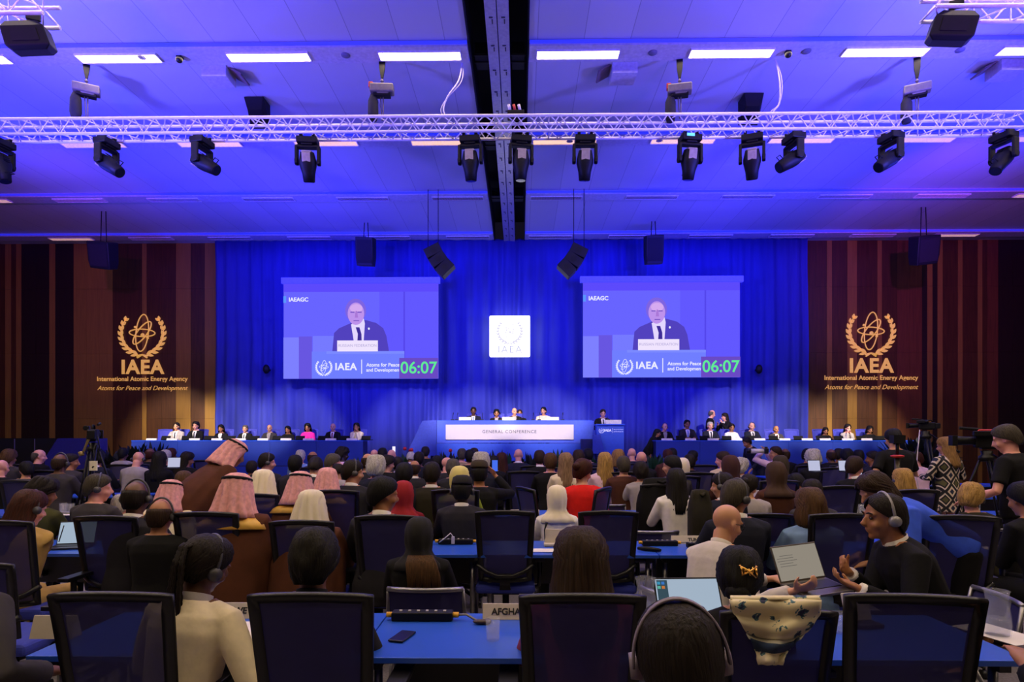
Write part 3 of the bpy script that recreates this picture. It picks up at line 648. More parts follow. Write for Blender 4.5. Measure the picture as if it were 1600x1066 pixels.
# ================= furniture builders =================
CHB = M('chair_frame_black', (16,15,20), 0.38, var=0.1); CHM = M('chair_mesh_blue', (44,40,104), 0.75, var=0.10, scale=5, alpha=0.93); CHS = M('chair_seat_blue', (48,60,165), 0.8, var=0.08)
CHR = M('steel_tube', (150,148,155), 0.3, 0.8)
def back_pt(u, z):                       # u in -1..1, z height: point on the backrest surface
    t = (z-0.5)/0.6; w = 0.205+0.03*t
    return Vector((u*w, -0.20-0.10*t-0.035*(1-u*u)*1.0+0.03*(t-0.5)**2*0, z))
def office_chair(full=True, zt=1.095):
    t = empty('office_chair')
    z0, z1 = 0.53, zt
    mb = MB()
    outer = []
    N = 8
    for i in range(N+1): outer.append(back_pt(-1, z0+(z1-z0)*i/N))
    for i in range(1, 12): u = -1+2*i/12; outer.append(back_pt(u, z1+0.018*(1-u*u)))
    for i in range(N+1): outer.append(back_pt(1, z1-(z1-z0)*i/N))
    for i in range(1, 12): u = 1-2*i/12; outer.append(back_pt(u, z0-0.01*(1-u*u)))
    n = len(outer); rs = []
    cen = Vector((0, -0.27, (z0+z1)/2))
    for i, p in enumerate(outer):
        d = (outer[(i+1) % n]-outer[i-1]).normalized(); inn = (cen-p); inn = (inn-d*inn.dot(d)).normalized(); nn = d.cross(inn).normalized()
        a, b = (0.042, 0.014) if abs(d.z) > 0.5 else (0.032, 0.016)
        rs.append([p+nn*b, p+inn*a+nn*b*0.5, p+inn*a-nn*b*0.5, p-nn*b, p-inn*0.006])
    rs.append(rs[0]); mb.rings(rs, cap=False); mb.build('backrest_frame', CHB, t)
    mb = MB(); mb.rings([[back_pt(u/6*0.88, z0+0.02+(z1-z0-0.03)*k/8)+Vector((0, 0.004, 0)) for u in range(-6, 7)] for k in range(9)], closed=False, cap=False)
    mb.build('mesh_back', CHM, t)
    MB().box((0, 0.01, 0.455), (0.48, 0.46, 0.075)).build('seat', CHS, t, 0.03, 3)
    if full:
        mb = MB(); mb.path([back_pt(1.05, 0.66)+Vector((0,-.005,0)), back_pt(0.7, 0.605)-Vector((0,.02,0)), back_pt(0.3, 0.575)-Vector((0,.03,0)), back_pt(-0.3, 0.575)-Vector((0,.03,0)), back_pt(-0.7, 0.605)-Vector((0,.02,0)), back_pt(-1.05, 0.66)+Vector((0,-.005,0))], 0.018, 8)
        mb.rings([[(a*s_, -0.265+o-0.012*q, z) for s_, q in ((-1,0),(1,0),(1,1),(-1,1))] for a, o, z in ((0.045,0.02,0.59),(0.04,0.01,0.5),(0.05,0.1,0.41),(0.06,0.2,0.40))], smooth=False)
        mb.build('back_support', CHB, t)
        for s in (-1, 1):
            mb = MB(); mb.path([(0.22*s, 0.0, 0.42), (0.275*s, 0.0, 0.44), (0.285*s, 0.0, 0.55), (0.28*s, 0.01, 0.65)], [0.016, 0.018, 0.02, 0.022], 8); mb.box((0.28*s, 0.03, 0.665), (0.085, 0.26, 0.028))
            mb.build('armrest', CHB, t, 0.008)
    MB().tube((0, 0, 0.12), (0, 0, 0.42), 0.028, n=10).box((0, 0, 0.405), (0.22, 0.24, 0.03)).build('column', CHB, t)
    mb = MB()
    for k in range(5):
        a = 2*pi*k/5+0.3; mb.tube((0, 0, 0.13), (0.29*cos(a), 0.29*sin(a), 0.085), 0.026, 0.018, 6)
    b = mb.build('base', CHB, t)
    if not full: 
        for v in b.data.vertices:
            r_ = sqrt(v.co.x**2+v.co.y**2); v.co.z -= 0.068*min(1, r_/0.27)
    if full:
        for k in range(5):
            a = 2*pi*k/5+0.3; x, y = 0.29*cos(a), 0.29*sin(a)
            MB().tube((x-0.02, y, 0.03), (x+0.02, y, 0.03), 0.03, n=10).tube((x, y, 0.03), (x, y, 0.085), 0.01, n=6).build('caster', CHB, b)
    return t
def low_chair():
    t = empty('visitor_chair')
    f = MB()
    for s in (-1, 1): f.path([(0.24*s, 0.22, 0.0), (0.24*s, 0.2, 0.44), (0.24*s, -0.18, 0.44), (0.235*s, -0.25, 0.60), (0.225*s, -0.28, 0.755)], 0.012, 8); f.path([(0.24*s, -0.02, 0.44), (0.24*s, -0.25, 0.0)], 0.012, 8)
    f.build('frame', CHR, t)
    MB().box((0, 0.0, 0.455), (0.46, 0.44, 0.05)).build('seat', CHM, t, 0.02)
    MB().rings([[(x, -0.235-0.05*k-0.04*(1-(x/0.23)**2)+q, 0.54+0.2*k) for x in [-.23,-.15,-.07,0,.07,.15,.23]] for q, k in ((0,0),(0,.5),(0,1))], closed=False, cap=False).build('backrest', CHM, t)
    MB().path([(x, -0.285-0.04*(1-(x/0.23)**2), 0.755) for x in [-.23,-.15,-.07,0,.07,.15,.23]], 0.016, 8).build('top_rail', CHR, t)
    return t
_ch = {}
def chair(kind, x, y, rz, label, zt=None):
    key = (kind, zt)
    if key not in _ch:
        o = {'full': lambda: office_chair(True, zt or 1.095), 'far': lambda: office_chair(False, zt or 1.095), 'low': low_chair}[kind](); _ch[key] = o
    else: o = tree(_ch[key])
    o.location = (x, y, 0); o.rotation_euler[2] = rz; tag(o, label, 'chair', None)
    return o
TBL = M('table_blue', (38,86,200), 0.32, var=0.05, scale=4, spec=0.6); TBE = M('table_edge_blue', (18,40,140), 0.5)
_tb = {}
def table(x, y0, w, label, group):
    if w not in _tb:
        t = empty('conference_table'); D_ = 0.66
        MB().box((0, D_/2, 0.727), (w-0.006, D_, 0.026)).build('table_top', TBL, t, 0.003)
        for s in (-1, 1):
            for yy in (0.12, D_-0.12): MB().tube((s*(w/2-0.07), yy, 0.0), (s*(w/2-0.07), yy, 0.714), 0.019, n=10).build('leg', CHR, t)
            MB().box((s*(w/2-0.07), D_/2, 0.69), (0.05, D_-0.1, 0.04)).build('end_rail', CHB, t); MB().box((s*(w/2-0.07), D_/2, 0.02), (0.05, D_-0.06, 0.03)).build('foot_rail', CHB, t)
        MB().box((0, D_-0.10, 0.53), (w-0.2, 0.015, 0.30)).build('modesty_panel', CHB, t)
        _tb[w] = t
    else: t = tree(_tb[w])
    t.location = (x, y0, 0); tag(t, label, 'table', group); return t
# ================= people =================
def bake(o, name):
    dg = bpy.context.evaluated_depsgraph_get(); me = bpy.data.meshes.new_from_object(o.evaluated_get(dg)); me.name = name
    for p in me.polygons: p.use_smooth = True
    old = o.data; bpy.data.objects.remove(o); bpy.data.meshes.remove(old); return me
def fuse(mb, vox, it=3, name='body'):
    me = mb.mesh('tmp'); o = bpy.data.objects.new('tmp', me); C.objects.link(o)
    r = o.modifiers.new('r', 'REMESH'); r.mode = 'VOXEL'; r.voxel_size = vox
    s = o.modifiers.new('s', 'SMOOTH'); s.factor = 0.5; s.iterations = it
    return bake(o, name)
def solid(mb, th, sub=0, name='cloth'):
    me = mb.mesh('tmp'); o = bpy.data.objects.new('tmp', me); C.objects.link(o)
    if sub: m = o.modifiers.new('sub', 'SUBSURF'); m.levels = sub
    m = o.modifiers.new('s', 'SOLIDIFY'); m.thickness = th; m.offset = 1
    return bake(o, name)
def hand(mb, W, d, nrm, side, curl=0.5, r=0.009):
    """palm and five fingers: from wrist W along d, palm faces nrm, thumb to the side `side` (unit vector)"""
    d = d.normalized(); lat = side.normalized(); lat = (lat-d*lat.dot(d)).normalized(); nrm = d.cross(lat); 
    mb_rot = Matrix((lat, d, nrm)).transposed()
    mb.ell(W+d*0.045, (0.041, 0.052, 0.017), 12, 8, mb_rot)
    return mb_rot
def fingers(mb, W, d, palm, side, curl):
    d = d.normalized(); lat = (side-d*side.dot(d)).normalized()
    pn = (palm-d*palm.dot(d)-lat*palm.dot(lat)).normalized()
    R = Matrix((lat, d, pn)).transposed()
    mb.tube(W-d*0.02, W+d*0.03, 0.026, 0.03, 10, 0.75)
    mb.ell(W+d*0.048, (0.040, 0.052, 0.017), 12, 8, R)
    for off, L_, q in ((0.030, 0.068, 1.0), (0.010, 0.078, 1.05), (-0.010, 0.073, 1.1), (-0.029, 0.058, 1.2)):
        p = W+d*0.086+lat*off; a = 0; P = [p-d*0.02, p]
        for s_, dl in ((0.35, 0.45), (0.8, 0.32), (0.6, 0.25)):
            a += curl*q*s_; p = p+(d*cos(a)+pn*sin(a))*L_*dl; P.append(p)
        mb.path(P, [0.0095, 0.0095, 0.009, 0.008, 0.007], 8)
    t = W+d*0.025+lat*0.03; P = [t, t+(d*0.55+lat*0.75+pn*0.3).normalized()*0.038, t+(d*0.55+lat*0.75+pn*0.3).normalized()*0.038+(d*0.9+lat*0.2+pn*(0.3+0.4*curl)).normalized()*0.038]
    mb.path(P, [0.013, 0.011, 0.008], 8)
def head_geo(mb, HM, fine=False):
    ox = mb.xf; mb.xf = HM
    mb.ell((0, -0.012, 0.033), (0.076, 0.094, 0.088), 20, 14); mb.ell((0, 0.02, -0.02), (0.062, 0.072, 0.088), 18, 12)
    mb.ell((0, 0.028, -0.072), (0.048, 0.052, 0.042), 14, 10); mb.ell((0, 0.064, -0.096), (0.022, 0.02, 0.018), 10, 8)
    mb.path([(0, 0.084, 0.022), (0, 0.098, 0.0), (0, 0.113, -0.022), (0, 0.098, -0.034)], [0.008, 0.010, 0.014, 0.011], 8)
    for s in (-1, 1):
        mb.ell((0.034*s, 0.074, 0.028), (0.026, 0.014, 0.009), 10, 6); mb.ell((0.04*s, 0.062, -0.03), (0.026, 0.022, 0.024), 10, 8)
        mb.ell((0.080*s, -0.006, -0.008), (0.009, 0.021, 0.033), 10, 8, Euler((0.15, 0, 0.25*s))); mb.ell((0.010*s, 0.104, -0.028), (0.010, 0.010, 0.008), 8, 6)
    mb.ell((0, 0.086, -0.054), (0.025, 0.011, 0.007), 10, 6); mb.ell((0, 0.084, -0.066), (0.021, 0.011, 0.007), 10, 6)
    mb.xf = ox
def torso(mb, Hp, Np, R, g, w=1.0, bottom=0.0):
    """rings from hip to shoulders, grown by g"""
    def ring(t, rx, ry, dy=0, n=20):
        c = Hp.lerp(Np, t); P = []
        for k in range(n):
            a = 2*pi*k/n; cx, sx = cos(a), sin(a)
            P.append(c+R @ Vector((math.copysign(abs(cx)**0.8, cx)*(rx+g)*w, math.copysign(abs(sx)**0.85, sx)*(ry+g)+dy, 0)))
        return P
    mb.rings([ring(-0.16, 0.12, 0.09), ring(-0.08, 0.165, 0.115), ring(0.08, 0.168, 0.118), ring(0.32, 0.142, 0.102), ring(0.58, 0.160, 0.112, 0.0), ring(0.78, 0.178, 0.112, -0.005), ring(0.90, 0.165, 0.095, -0.01), ring(0.97, 0.11, 0.075, -0.012), ring(1.03, 0.062, 0.058, -0.01)])
def figure(pose='seat', lean=6, side=0, twist=0, yaw=0, nod=5, roll=0, hands=None, vox=0.012, hipz=None, width=1.0, legs=None, fing=True, robe=False, bust=0, curl=0.5, palms=None, short_sleeve=False, hipy=0, elb=None, bare=False, dress=0):
    hz = hipz if hipz is not None else (0.51 if pose == 'seat' else 0.92)
    Hp = Vector((0, hipy, hz)); R = (Matrix.Rotation(radians(twist), 3, 'Z') @ Matrix.Rotation(radians(side), 3, 'Y') @ Matrix.Rotation(radians(-lean), 3, 'X'))
    Np = Hp+R @ Vector((0, 0, 0.51))
    R2 = (Matrix.Rotation(radians(twist), 3, 'Z') @ Matrix.Rotation(radians(side*0.5), 3, 'Y') @ Matrix.Rotation(radians(-lean*0.55-nod*0.3), 3, 'X'))
    hc = Np+R2 @ Vector((0, 0.018, 0.155))
    HM = Matrix.Translation(hc) @ (Matrix.Rotation(radians(twist+yaw), 4, 'Z') @ Matrix.Rotation(radians(roll+side*0.4), 4, 'Y') @ Matrix.Rotation(radians(-nod-lean*0.25), 4, 'X'))
    sh = [Np+R @ Vector((s*0.168*width, -0.008, -0.062)) for s in (-1, 1)]
    if hands is None: hands = [(-0.13, 0.40, 0.77), (0.12, 0.42, 0.77)] if pose == 'seat' else [(-0.24, 0.05, 0.80), (0.24, 0.05, 0.80)]
    wr = [Vector(h) for h in hands]; el = []; wdir = []
    for i in (0, 1):
        S, W = sh[i], wr[i]; L1, L2 = 0.285, 0.255; v = W-S; d = v.length
        if d > (L1+L2)*0.985: W = S+v.normalized()*(L1+L2)*0.985; wr[i] = W; v = W-S; d = v.length
        a = (L1*L1-L2*L2+d*d)/(2*d); h = sqrt(max(0, L1*L1-a*a)); dirn = v.normalized()
        pole = Vector(elb[i]) if elb and elb[i] else Vector(((0.55 if i else -0.55), -0.45, -0.7)); pole = (pole-dirn*pole.dot(dirn)).normalized()
        el.append(S+dirn*a+pole*h); wdir.append((W-el[-1]).normalized())
    body = MB(); torso(body, Hp, Np, R, 0.0, width)
    nb = HM @ Vector((0, -0.02, -0.05)); body.tube(Np-R @ Vector((0, 0, 0.05)), nb, 0.060, 0.054, 14)
    head_geo(body, HM)
    lg = []
    for i, s in ((0, -1), (1, 1)):
        hip = Hp+Vector((s*0.09, 0, -0.03))
        if legs: K, A = Vector(legs[i][0]), Vector(legs[i][1])
        elif pose == 'seat': K = Vector((s*0.12, 0.42+hipy, 0.50)); A = Vector((s*0.12, 0.40+hipy, 0.09))
        else: K = Vector((s*0.10, 0.02+hipy, hz*0.53)); A = Vector((s*0.11, -0.01+hipy, 0.09))
        lg.append((hip, K, A))
        body.path([hip, hip.lerp(K, 0.5), K, K.lerp(A, 0.35), A], [0.082, 0.075, 0.056, 0.055, 0.036], 12)
        body.path([A+Vector((0, -0.03, -0.03)), A+Vector((0, 0.06, -0.05)), A+Vector((s*0.01, 0.16, -0.065))], [0.035, 0.04, 0.03], 10, 0.7)
        S, El, W = sh[i], el[i], wr[i]
        body.path([Np+R @ Vector((s*0.06, -0.01, -0.01)), S, S.lerp(El, 0.4), El, El.lerp(W, 0.35), W], [0.045, 0.052, 0.046, 0.038, 0.038, 0.025], 12)
        d = wdir[i]; pal = Vector(palms[i]) if palms else Vector((0, 0, -1)); th = Vector((-s, 0.2, 0)) if abs(d.y) > 0.4 else Vector((0, 1, 0.2))
        if palms and len(palms) > 2: th = Vector(palms[2+i])
        if pose != 'seat' and not palms and hands == [(-0.24, 0.05, 0.80), (0.24, 0.05, 0.80)]: pal = Vector((-s, 0, 0)); th = Vector((0, 1, 0))
        if fing: fingers(body, W+d*0.015, d, pal, th, curl)
    me = fuse(body, vox, 2, 'body')
    # clothing
    j = MB()
    if robe:
        def ring(c, rx, ry, n=28, f=0.012):
            return [c+R @ Vector((cos(2*pi*k/n)*rx*(1+f*2*sin(k*3.1)), sin(2*pi*k/n)*ry*(1+f*2*cos(k*2.3)), 0)) for k in range(n)]
        j.rings([ring(Hp.lerp(Np, -0.3), 0.27, 0.24), ring(Hp.lerp(Np, 0.1), 0.29, 0.22), ring(Hp.lerp(Np, 0.45), 0.285, 0.20), ring(Hp.lerp(Np, 0.72), 0.255, 0.165), ring(Hp.lerp(Np, 0.88), 0.225, 0.135), ring(Hp.lerp(Np, 0.96), 0.15, 0.10), ring(Hp.lerp(Np, 1.02), 0.075, 0.075)])
    else: torso(j, Hp, Np, R, 0.017, width)
    if bust: 
        for s in (-1, 1): j.ell(Hp.lerp(Np, 0.66)+R @ Vector((s*0.075, 0.105, 0)), (0.07, 0.055, 0.07), 12, 8)
    for i, s in ((0, -1), (1, 1)):
        S, El, W = sh[i], el[i], wr[i]; k = 1.35 if robe else 1.0
        P = [Np+R @ Vector((s*0.07, -0.01, -0.02)), S, S.lerp(El, 0.45), El, El.lerp(W, 0.5), W-wdir[i]*0.012]; q = [0.05, 0.070*k, 0.063*k, 0.056*k, 0.052*k, 0.043*k]
        if short_sleeve: P = P[:3]+[S.lerp(El, 0.75)]; q = q[:3]+[0.066]
        if not bare: j.path(P, q, 14)
    if not robe and pose == 'seat': j.rings([[Hp+Vector((cos(2*pi*k/16)*0.19*width, sin(2*pi*k/16)*0.14+0.01, z)) for k in range(16)] for z in (-0.09, 0.05)])
    if dress:
        n = 24; rs = []
        for z, rx, ry in ((hz+0.05, 0.185, 0.135), (hz-0.12, 0.205, 0.15), (hz-0.35, 0.21, 0.16), (dress, 0.20, 0.16)):
            rs.append([Vector((cos(2*pi*k/n)*rx, sin(2*pi*k/n)*ry+hipy, z)) for k in range(n)])
        j.rings(rs)
    jm = fuse(j, vox*1.15, 3, 'jacket')
    tr = MB()
    for hip, K, A in lg:
        tr.path([hip+Vector((0, -0.02, 0)), hip.lerp(K, 0.5), K, K.lerp(A, 0.4), A], [0.098, 0.088, 0.068, 0.064, 0.058], 12)
    tr.ell(Hp+Vector((0, 0, -0.02)), (0.17*width, 0.12, 0.1), 14, 10)
    tm = fuse(tr, 0.018, 2, 'trousers')
    shm = []
    for hip, K, A in lg:
        sm = MB().path([A+Vector((0, -0.045, -0.045)), A+Vector((0, 0.05, -0.05)), A+Vector((0, 0.15, -0.065)), A+Vector((0, 0.185, -0.07))], [0.038, 0.045, 0.042, 0.025], 12, 0.55)
        shm.append(sm.mesh('shoe'))
    # shirt collar ring
    cb = MB(); RN = (R2.to_4x4()); cb.xf = Matrix.Translation(Np+R @ Vector((0, -0.005, 0.0))) @ RN
    cb.rings([[(cos(2*pi*k/24)*r, sin(2*pi*k/24)*r*0.98-0.008, z-0.012*sin(2*pi*k/24)) for k in range(24)] for r, z in ((0.068, -0.015), (0.066, 0.035), (0.060, 0.037), (0.062, -0.015))], cap=False)
    cm = cb.mesh('collar'); 
    for p in cm.polygons: p.use_smooth = True
    return dict(body=me, jacket=jm, trousers=tm, shoes=shm, collar=cm, HM=HM, top=(HM @ Vector((0, -0.01, 0.128))).z, headx=HM.translation.x, heady=HM.translation.y, Np=Np, Hp=Hp, R=R, R2=R2, wr=wr, wdir=wdir, pose=pose, el=el, sh=sh)
# ---- hair ----
def shell(rows, n=40, fold=0.0, nf=24, seed=0, noise_a=0.0, th=0.006, sub=0, taper_open=True, name='hair', sy=1.0):
    """rows from top to bottom: (z, cy, rx, ry, half opening angle at the front in degrees)"""
    mb = MB(); rs = []
    for j, (z, cy, rx, ry, a0) in enumerate(rows):
        P = []
        for i in range(n+1):
            a = radians(a0)+(2*pi-2*radians(a0))*i/n
            f = fold*(j/len(rows))*sin(a*nf+seed+0.25*j)+noise_a*noise.noise(Vector((cos(a)*3+seed, sin(a)*3, z*14)))
            x = sin(a)*(rx+f); y = cos(a)*(ry+f)+cy
            P.append((x, y, z+(0.3*noise_a*noise.noise(Vector((a*2, z*9, seed))))))
        rs.append(P)
    mb.rings(rs, closed=False, cap=False)
    bmesh.ops.remove_doubles(mb.bm, verts=mb.bm.verts[:], dist=0.0006)
    return solid(mb, th, sub, name)
def cap(g=0.0, back=0.0):
    return [(0.130+g, -0.012, 0.004, 0.004, 0), (0.125+g, -0.012, 0.036+g, 0.044+g, 0), (0.110+g*0.8, -0.013, 0.060+g, 0.073+g, 0), (0.085, -0.014, 0.077+g, 0.093+g, 8), (0.055, -0.016, 0.085+g, 0.101+g, 38), (0.025, -0.018, 0.087+g, 0.104+g, 62), (-0.005, -0.020, 0.086+g, 0.104+g, 86)]
_hm = {}
def hairmesh(kind):
    if kind in _hm: return _hm[kind]
    na = 0.006
    if kind == 'short': m = shell(cap()+[(-0.035, -0.022, 0.080, 0.096, 104), (-0.065, -0.024, 0.070, 0.084, 118), (-0.085, -0.022, 0.062, 0.074, 130)], 44, 0.0, noise_a=na, seed=1)
    elif kind == 'thick': m = shell(cap(0.012)+[(-0.035, -0.024, 0.092, 0.108, 100), (-0.065, -0.026, 0.080, 0.096, 116), (-0.095, -0.024, 0.066, 0.078, 126)], 50, 0.003, 20, noise_a=0.014, seed=4, th=0.01)
    elif kind == 'band': m = shell([(0.055, -0.016, 0.080, 0.096, 100), (0.03, -0.018, 0.083, 0.100, 84), (-0.005, -0.020, 0.084, 0.102, 90), (-0.035, -0.022, 0.079, 0.095, 104), (-0.065, -0.024, 0.069, 0.083, 118), (-0.08, -0.022, 0.062, 0.074, 130)], 44, 0, noise_a=0.004, seed=2)
    elif kind == 'long': m = shell(cap(0.008)+[(-0.05, -0.022, 0.098, 0.108, 78), (-0.10, -0.026, 0.104, 0.106, 82), (-0.16, -0.035, 0.112, 0.098, 92), (-0.22, -0.05, 0.118, 0.090, 104), (-0.29, -0.065, 0.118, 0.078, 116), (-0.34, -0.07, 0.104, 0.066, 126)], 90, 0.005, 31, noise_a=0.007, seed=3)
    elif kind == 'bob': m = shell(cap(0.014)+[(-0.05, -0.022, 0.110, 0.115, 76), (-0.09, -0.026, 0.118, 0.116, 80), (-0.13, -0.03, 0.112, 0.106, 88), (-0.155, -0.03, 0.092, 0.088, 100)], 80, 0.005, 27, noise_a=0.010, seed=5)
    elif kind == 'curly': m = shell(cap(0.024)+[(-0.04, -0.024, 0.108, 0.120, 92), (-0.075, -0.026, 0.096, 0.108, 110), (-0.10, -0.024, 0.072, 0.085, 126)], 64, 0.004, 40, noise_a=0.026, seed=8, th=0.012)
    elif kind in ('bun', 'pony'):
        mb = MB(); mb.xf = None
        m0 = shell(cap(0.002)+[(-0.035, -0.022, 0.081, 0.097, 104), (-0.065, -0.024, 0.070, 0.084, 118), (-0.085, -0.022, 0.062, 0.074, 130)], 44, 0.0, noise_a=0.004)
        b = bmesh.new(); b.from_mesh(m0); mb.bm.free(); mb.bm = b
        if kind == 'bun': mb.ell((0, -0.125, 0.03), (0.045, 0.04, 0.045), 14, 10)
        else: mb.path([(0, -0.10, 0.05), (0, -0.16, 0.06), (0.005, -0.185, 0.0), (0.01, -0.17, -0.12), (0.015, -0.15, -0.24)], [0.02, 0.032, 0.04, 0.036, 0.012], 14)
        m = mb.mesh('hair'); 
        for p in m.polygons: p.use_smooth = True
    elif kind == 'hijab': m = shell([(0.142, -0.012, 0.004, 0.004, 0), (0.136, -0.012, 0.042, 0.05, 0), (0.118, -0.013, 0.072, 0.084, 0), (0.085, -0.014, 0.088, 0.103, 4), (0.05, -0.016, 0.096, 0.112, 36), (0.01, -0.018, 0.098, 0.116, 50), (-0.04, -0.018, 0.094, 0.110, 52), (-0.085, -0.016, 0.088, 0.100, 48), (-0.12, -0.014, 0.095, 0.098, 20), (-0.155, -0.015, 0.125, 0.110, 0), (-0.19, -0.02, 0.165, 0.125, 0), (-0.235, -0.025, 0.180, 0.135, 0)], 72, 0.007, 9, noise_a=0.005, seed=6)
    elif kind == 'ghutra': m = shell([(0.136, -0.012, 0.004, 0.004, 0), (0.131, -0.012, 0.045, 0.053, 0), (0.114, -0.013, 0.074, 0.086, 0), (0.088, -0.014, 0.088, 0.104, 6), (0.05, -0.016, 0.098, 0.114, 46), (0.0, -0.022, 0.110, 0.120, 60), (-0.05, -0.030, 0.120, 0.126, 66), (-0.10, -0.038, 0.132, 0.132, 70), (-0.14, -0.045, 0.146, 0.138, 74), (-0.175, -0.05, 0.158, 0.142, 78)], 96, 0.014, 13, noise_a=0.004, seed=7)
    elif kind == 'cap': m = shell([(0.142, -0.012, 0.004, 0.004, 0), (0.138, -0.012, 0.05, 0.058, 0), (0.120, -0.013, 0.080, 0.094, 0), (0.075, -0.014, 0.090, 0.106, 0), (0.062, -0.014, 0.091, 0.107, 0)], 40, 0)
    _hm[kind] = m; return m
def ringmesh(r, t, z, tilt=0.0, name='agal', ry=1.18, cy=-0.014):
    mb = MB(); mb.path([(cos(a)*r, sin(a)*r*ry+cy, z+sin(a)*tilt) for a in [2*pi*k/28 for k in range(29)]], t, 8); m = mb.mesh(name)
    for p in m.polygons: p.use_smooth = True
    return m
def headset_mesh():
    mb = MB(); P = [(cos(a)*0.098, 0.0-0.01, 0.005+sin(a)*0.135) for a in [pi*k/18 for k in range(19)]]
    mb.path(P, 0.008, 8, 2.0 if False else 1.0)
    for s in (-1, 1): mb.tube((s*0.088, -0.01, -0.008), (s*0.112, -0.01, -0.008), 0.032, 0.028, 16)
    m = mb.mesh('headset'); 
    for p in m.polygons: p.use_smooth = True
    return m
AG = ringmesh(0.090, 0.011, 0.092, -0.012); AG2 = ringmesh(0.086, 0.010, 0.108, -0.012); HS = headset_mesh()
def eyes_mesh():
    return [MB().ell((0.031*s, 0.0795, 0.008), (0.013, 0.010, 0.007), 10, 8).mesh('eye') for s in (-1, 1)]
def brows_mesh():
    return [MB().path([(0.016*s, 0.094, 0.033), (0.034*s, 0.092, 0.038), (0.052*s, 0.080, 0.032)], [0.004, 0.005, 0.003], 6).mesh('eyebrow') for s in (-1, 1)]
def tie_mesh(f, y0=0.0):
    """shirt front and tie lying on the chest"""
    a = MB(); a.xf = Matrix.Translation(f['Hp']) @ f['R'].to_4x4()
    a.rings([[(-w_, y, z), (0, y+0.012, z), (w_, y, z), (0, y-0.03, z)] for w_, y, z in ((0.012, 0.122, 0.24), (0.035, 0.132, 0.33), (0.055, 0.122, 0.43), (0.062, 0.088, 0.485), (0.05, 0.06, 0.515))], smooth=False)
    b = MB(); b.xf = a.xf
    b.rings([[(-w_, y, z), (0, y+0.01, z), (w_, y, z), (0, y-0.02, z)] for w_, y, z in ((0.014, 0.137, 0.24), (0.024, 0.148, 0.33), (0.018, 0.135, 0.43), (0.022, 0.105, 0.475), (0.012, 0.085, 0.495))], smooth=False)
    return a.mesh('shirt_front'), b.mesh('tie')
HAIRC = dict(black=(18,14,14), brown=(62,38,20), lbrown=(108,72,38), dbrown=(36,24,16), grey=(110,102,92), white=(190,184,172), blond=(178,138,72), red=(84,34,16), salt=(88,78,62), pink=(224,160,158), cream=(226,214,188), ivory=(235,222,190), yellow=(214,200,120), olive=(52,40,20), teal=(40,70,60), dred=(150,12,22), hblack=(16,13,12), maroon=(60,24,20), gblond=(150,112,60))
SKIN = dict(p=(226,160,138), l=(205,148,112), t=(168,112,72), b=(104,66,40), d=(58,38,26))
CLO = dict(navy=(26,28,44), black=(14,13,15), char=(38,36,42), grey=(98,92,90), dgrey=(58,54,56), khaki=(188,152,88), olive=(70,70,36), brown=(74,40,26), bisht=(82,44,26), white=(232,226,218), cream=(228,212,176), pinkshirt=(232,196,208), red=(222,30,22), dred=(120,14,24), lime=(150,170,40), lblue=(120,150,196), blue=(62,96,232), beige=(196,176,146), mag=(236,44,150), lgrey=(160,152,148), tan=(150,126,96), plum=(120,44,78), dolive=(40,36,22), purple=(70,44,110))
def clothmat(c): return M('cloth_'+c, CLO[c], 0.85, var=0.12, scale=11, bump=0.5, spec=0.25)
def hairmat(c, cloth=False):
    if cloth:
        return M('scarf_'+c, HAIRC[c], 0.85, var=0.18 if c == 'pink' else 0.06, scale=30 if c == 'pink' else 8)
    return M('hair_'+c, tuple(v*(0.72 if max(HAIRC[c]) < 120 else 0.92) for v in HAIRC[c]), 0.62, var=0.45, scale=40, stretch=(3, 3, 0.25), bump=0.7, spec=0.25)
def skinmat(c): return M('skin_'+c, SKIN[c], 0.5, var=0.06, scale=12)
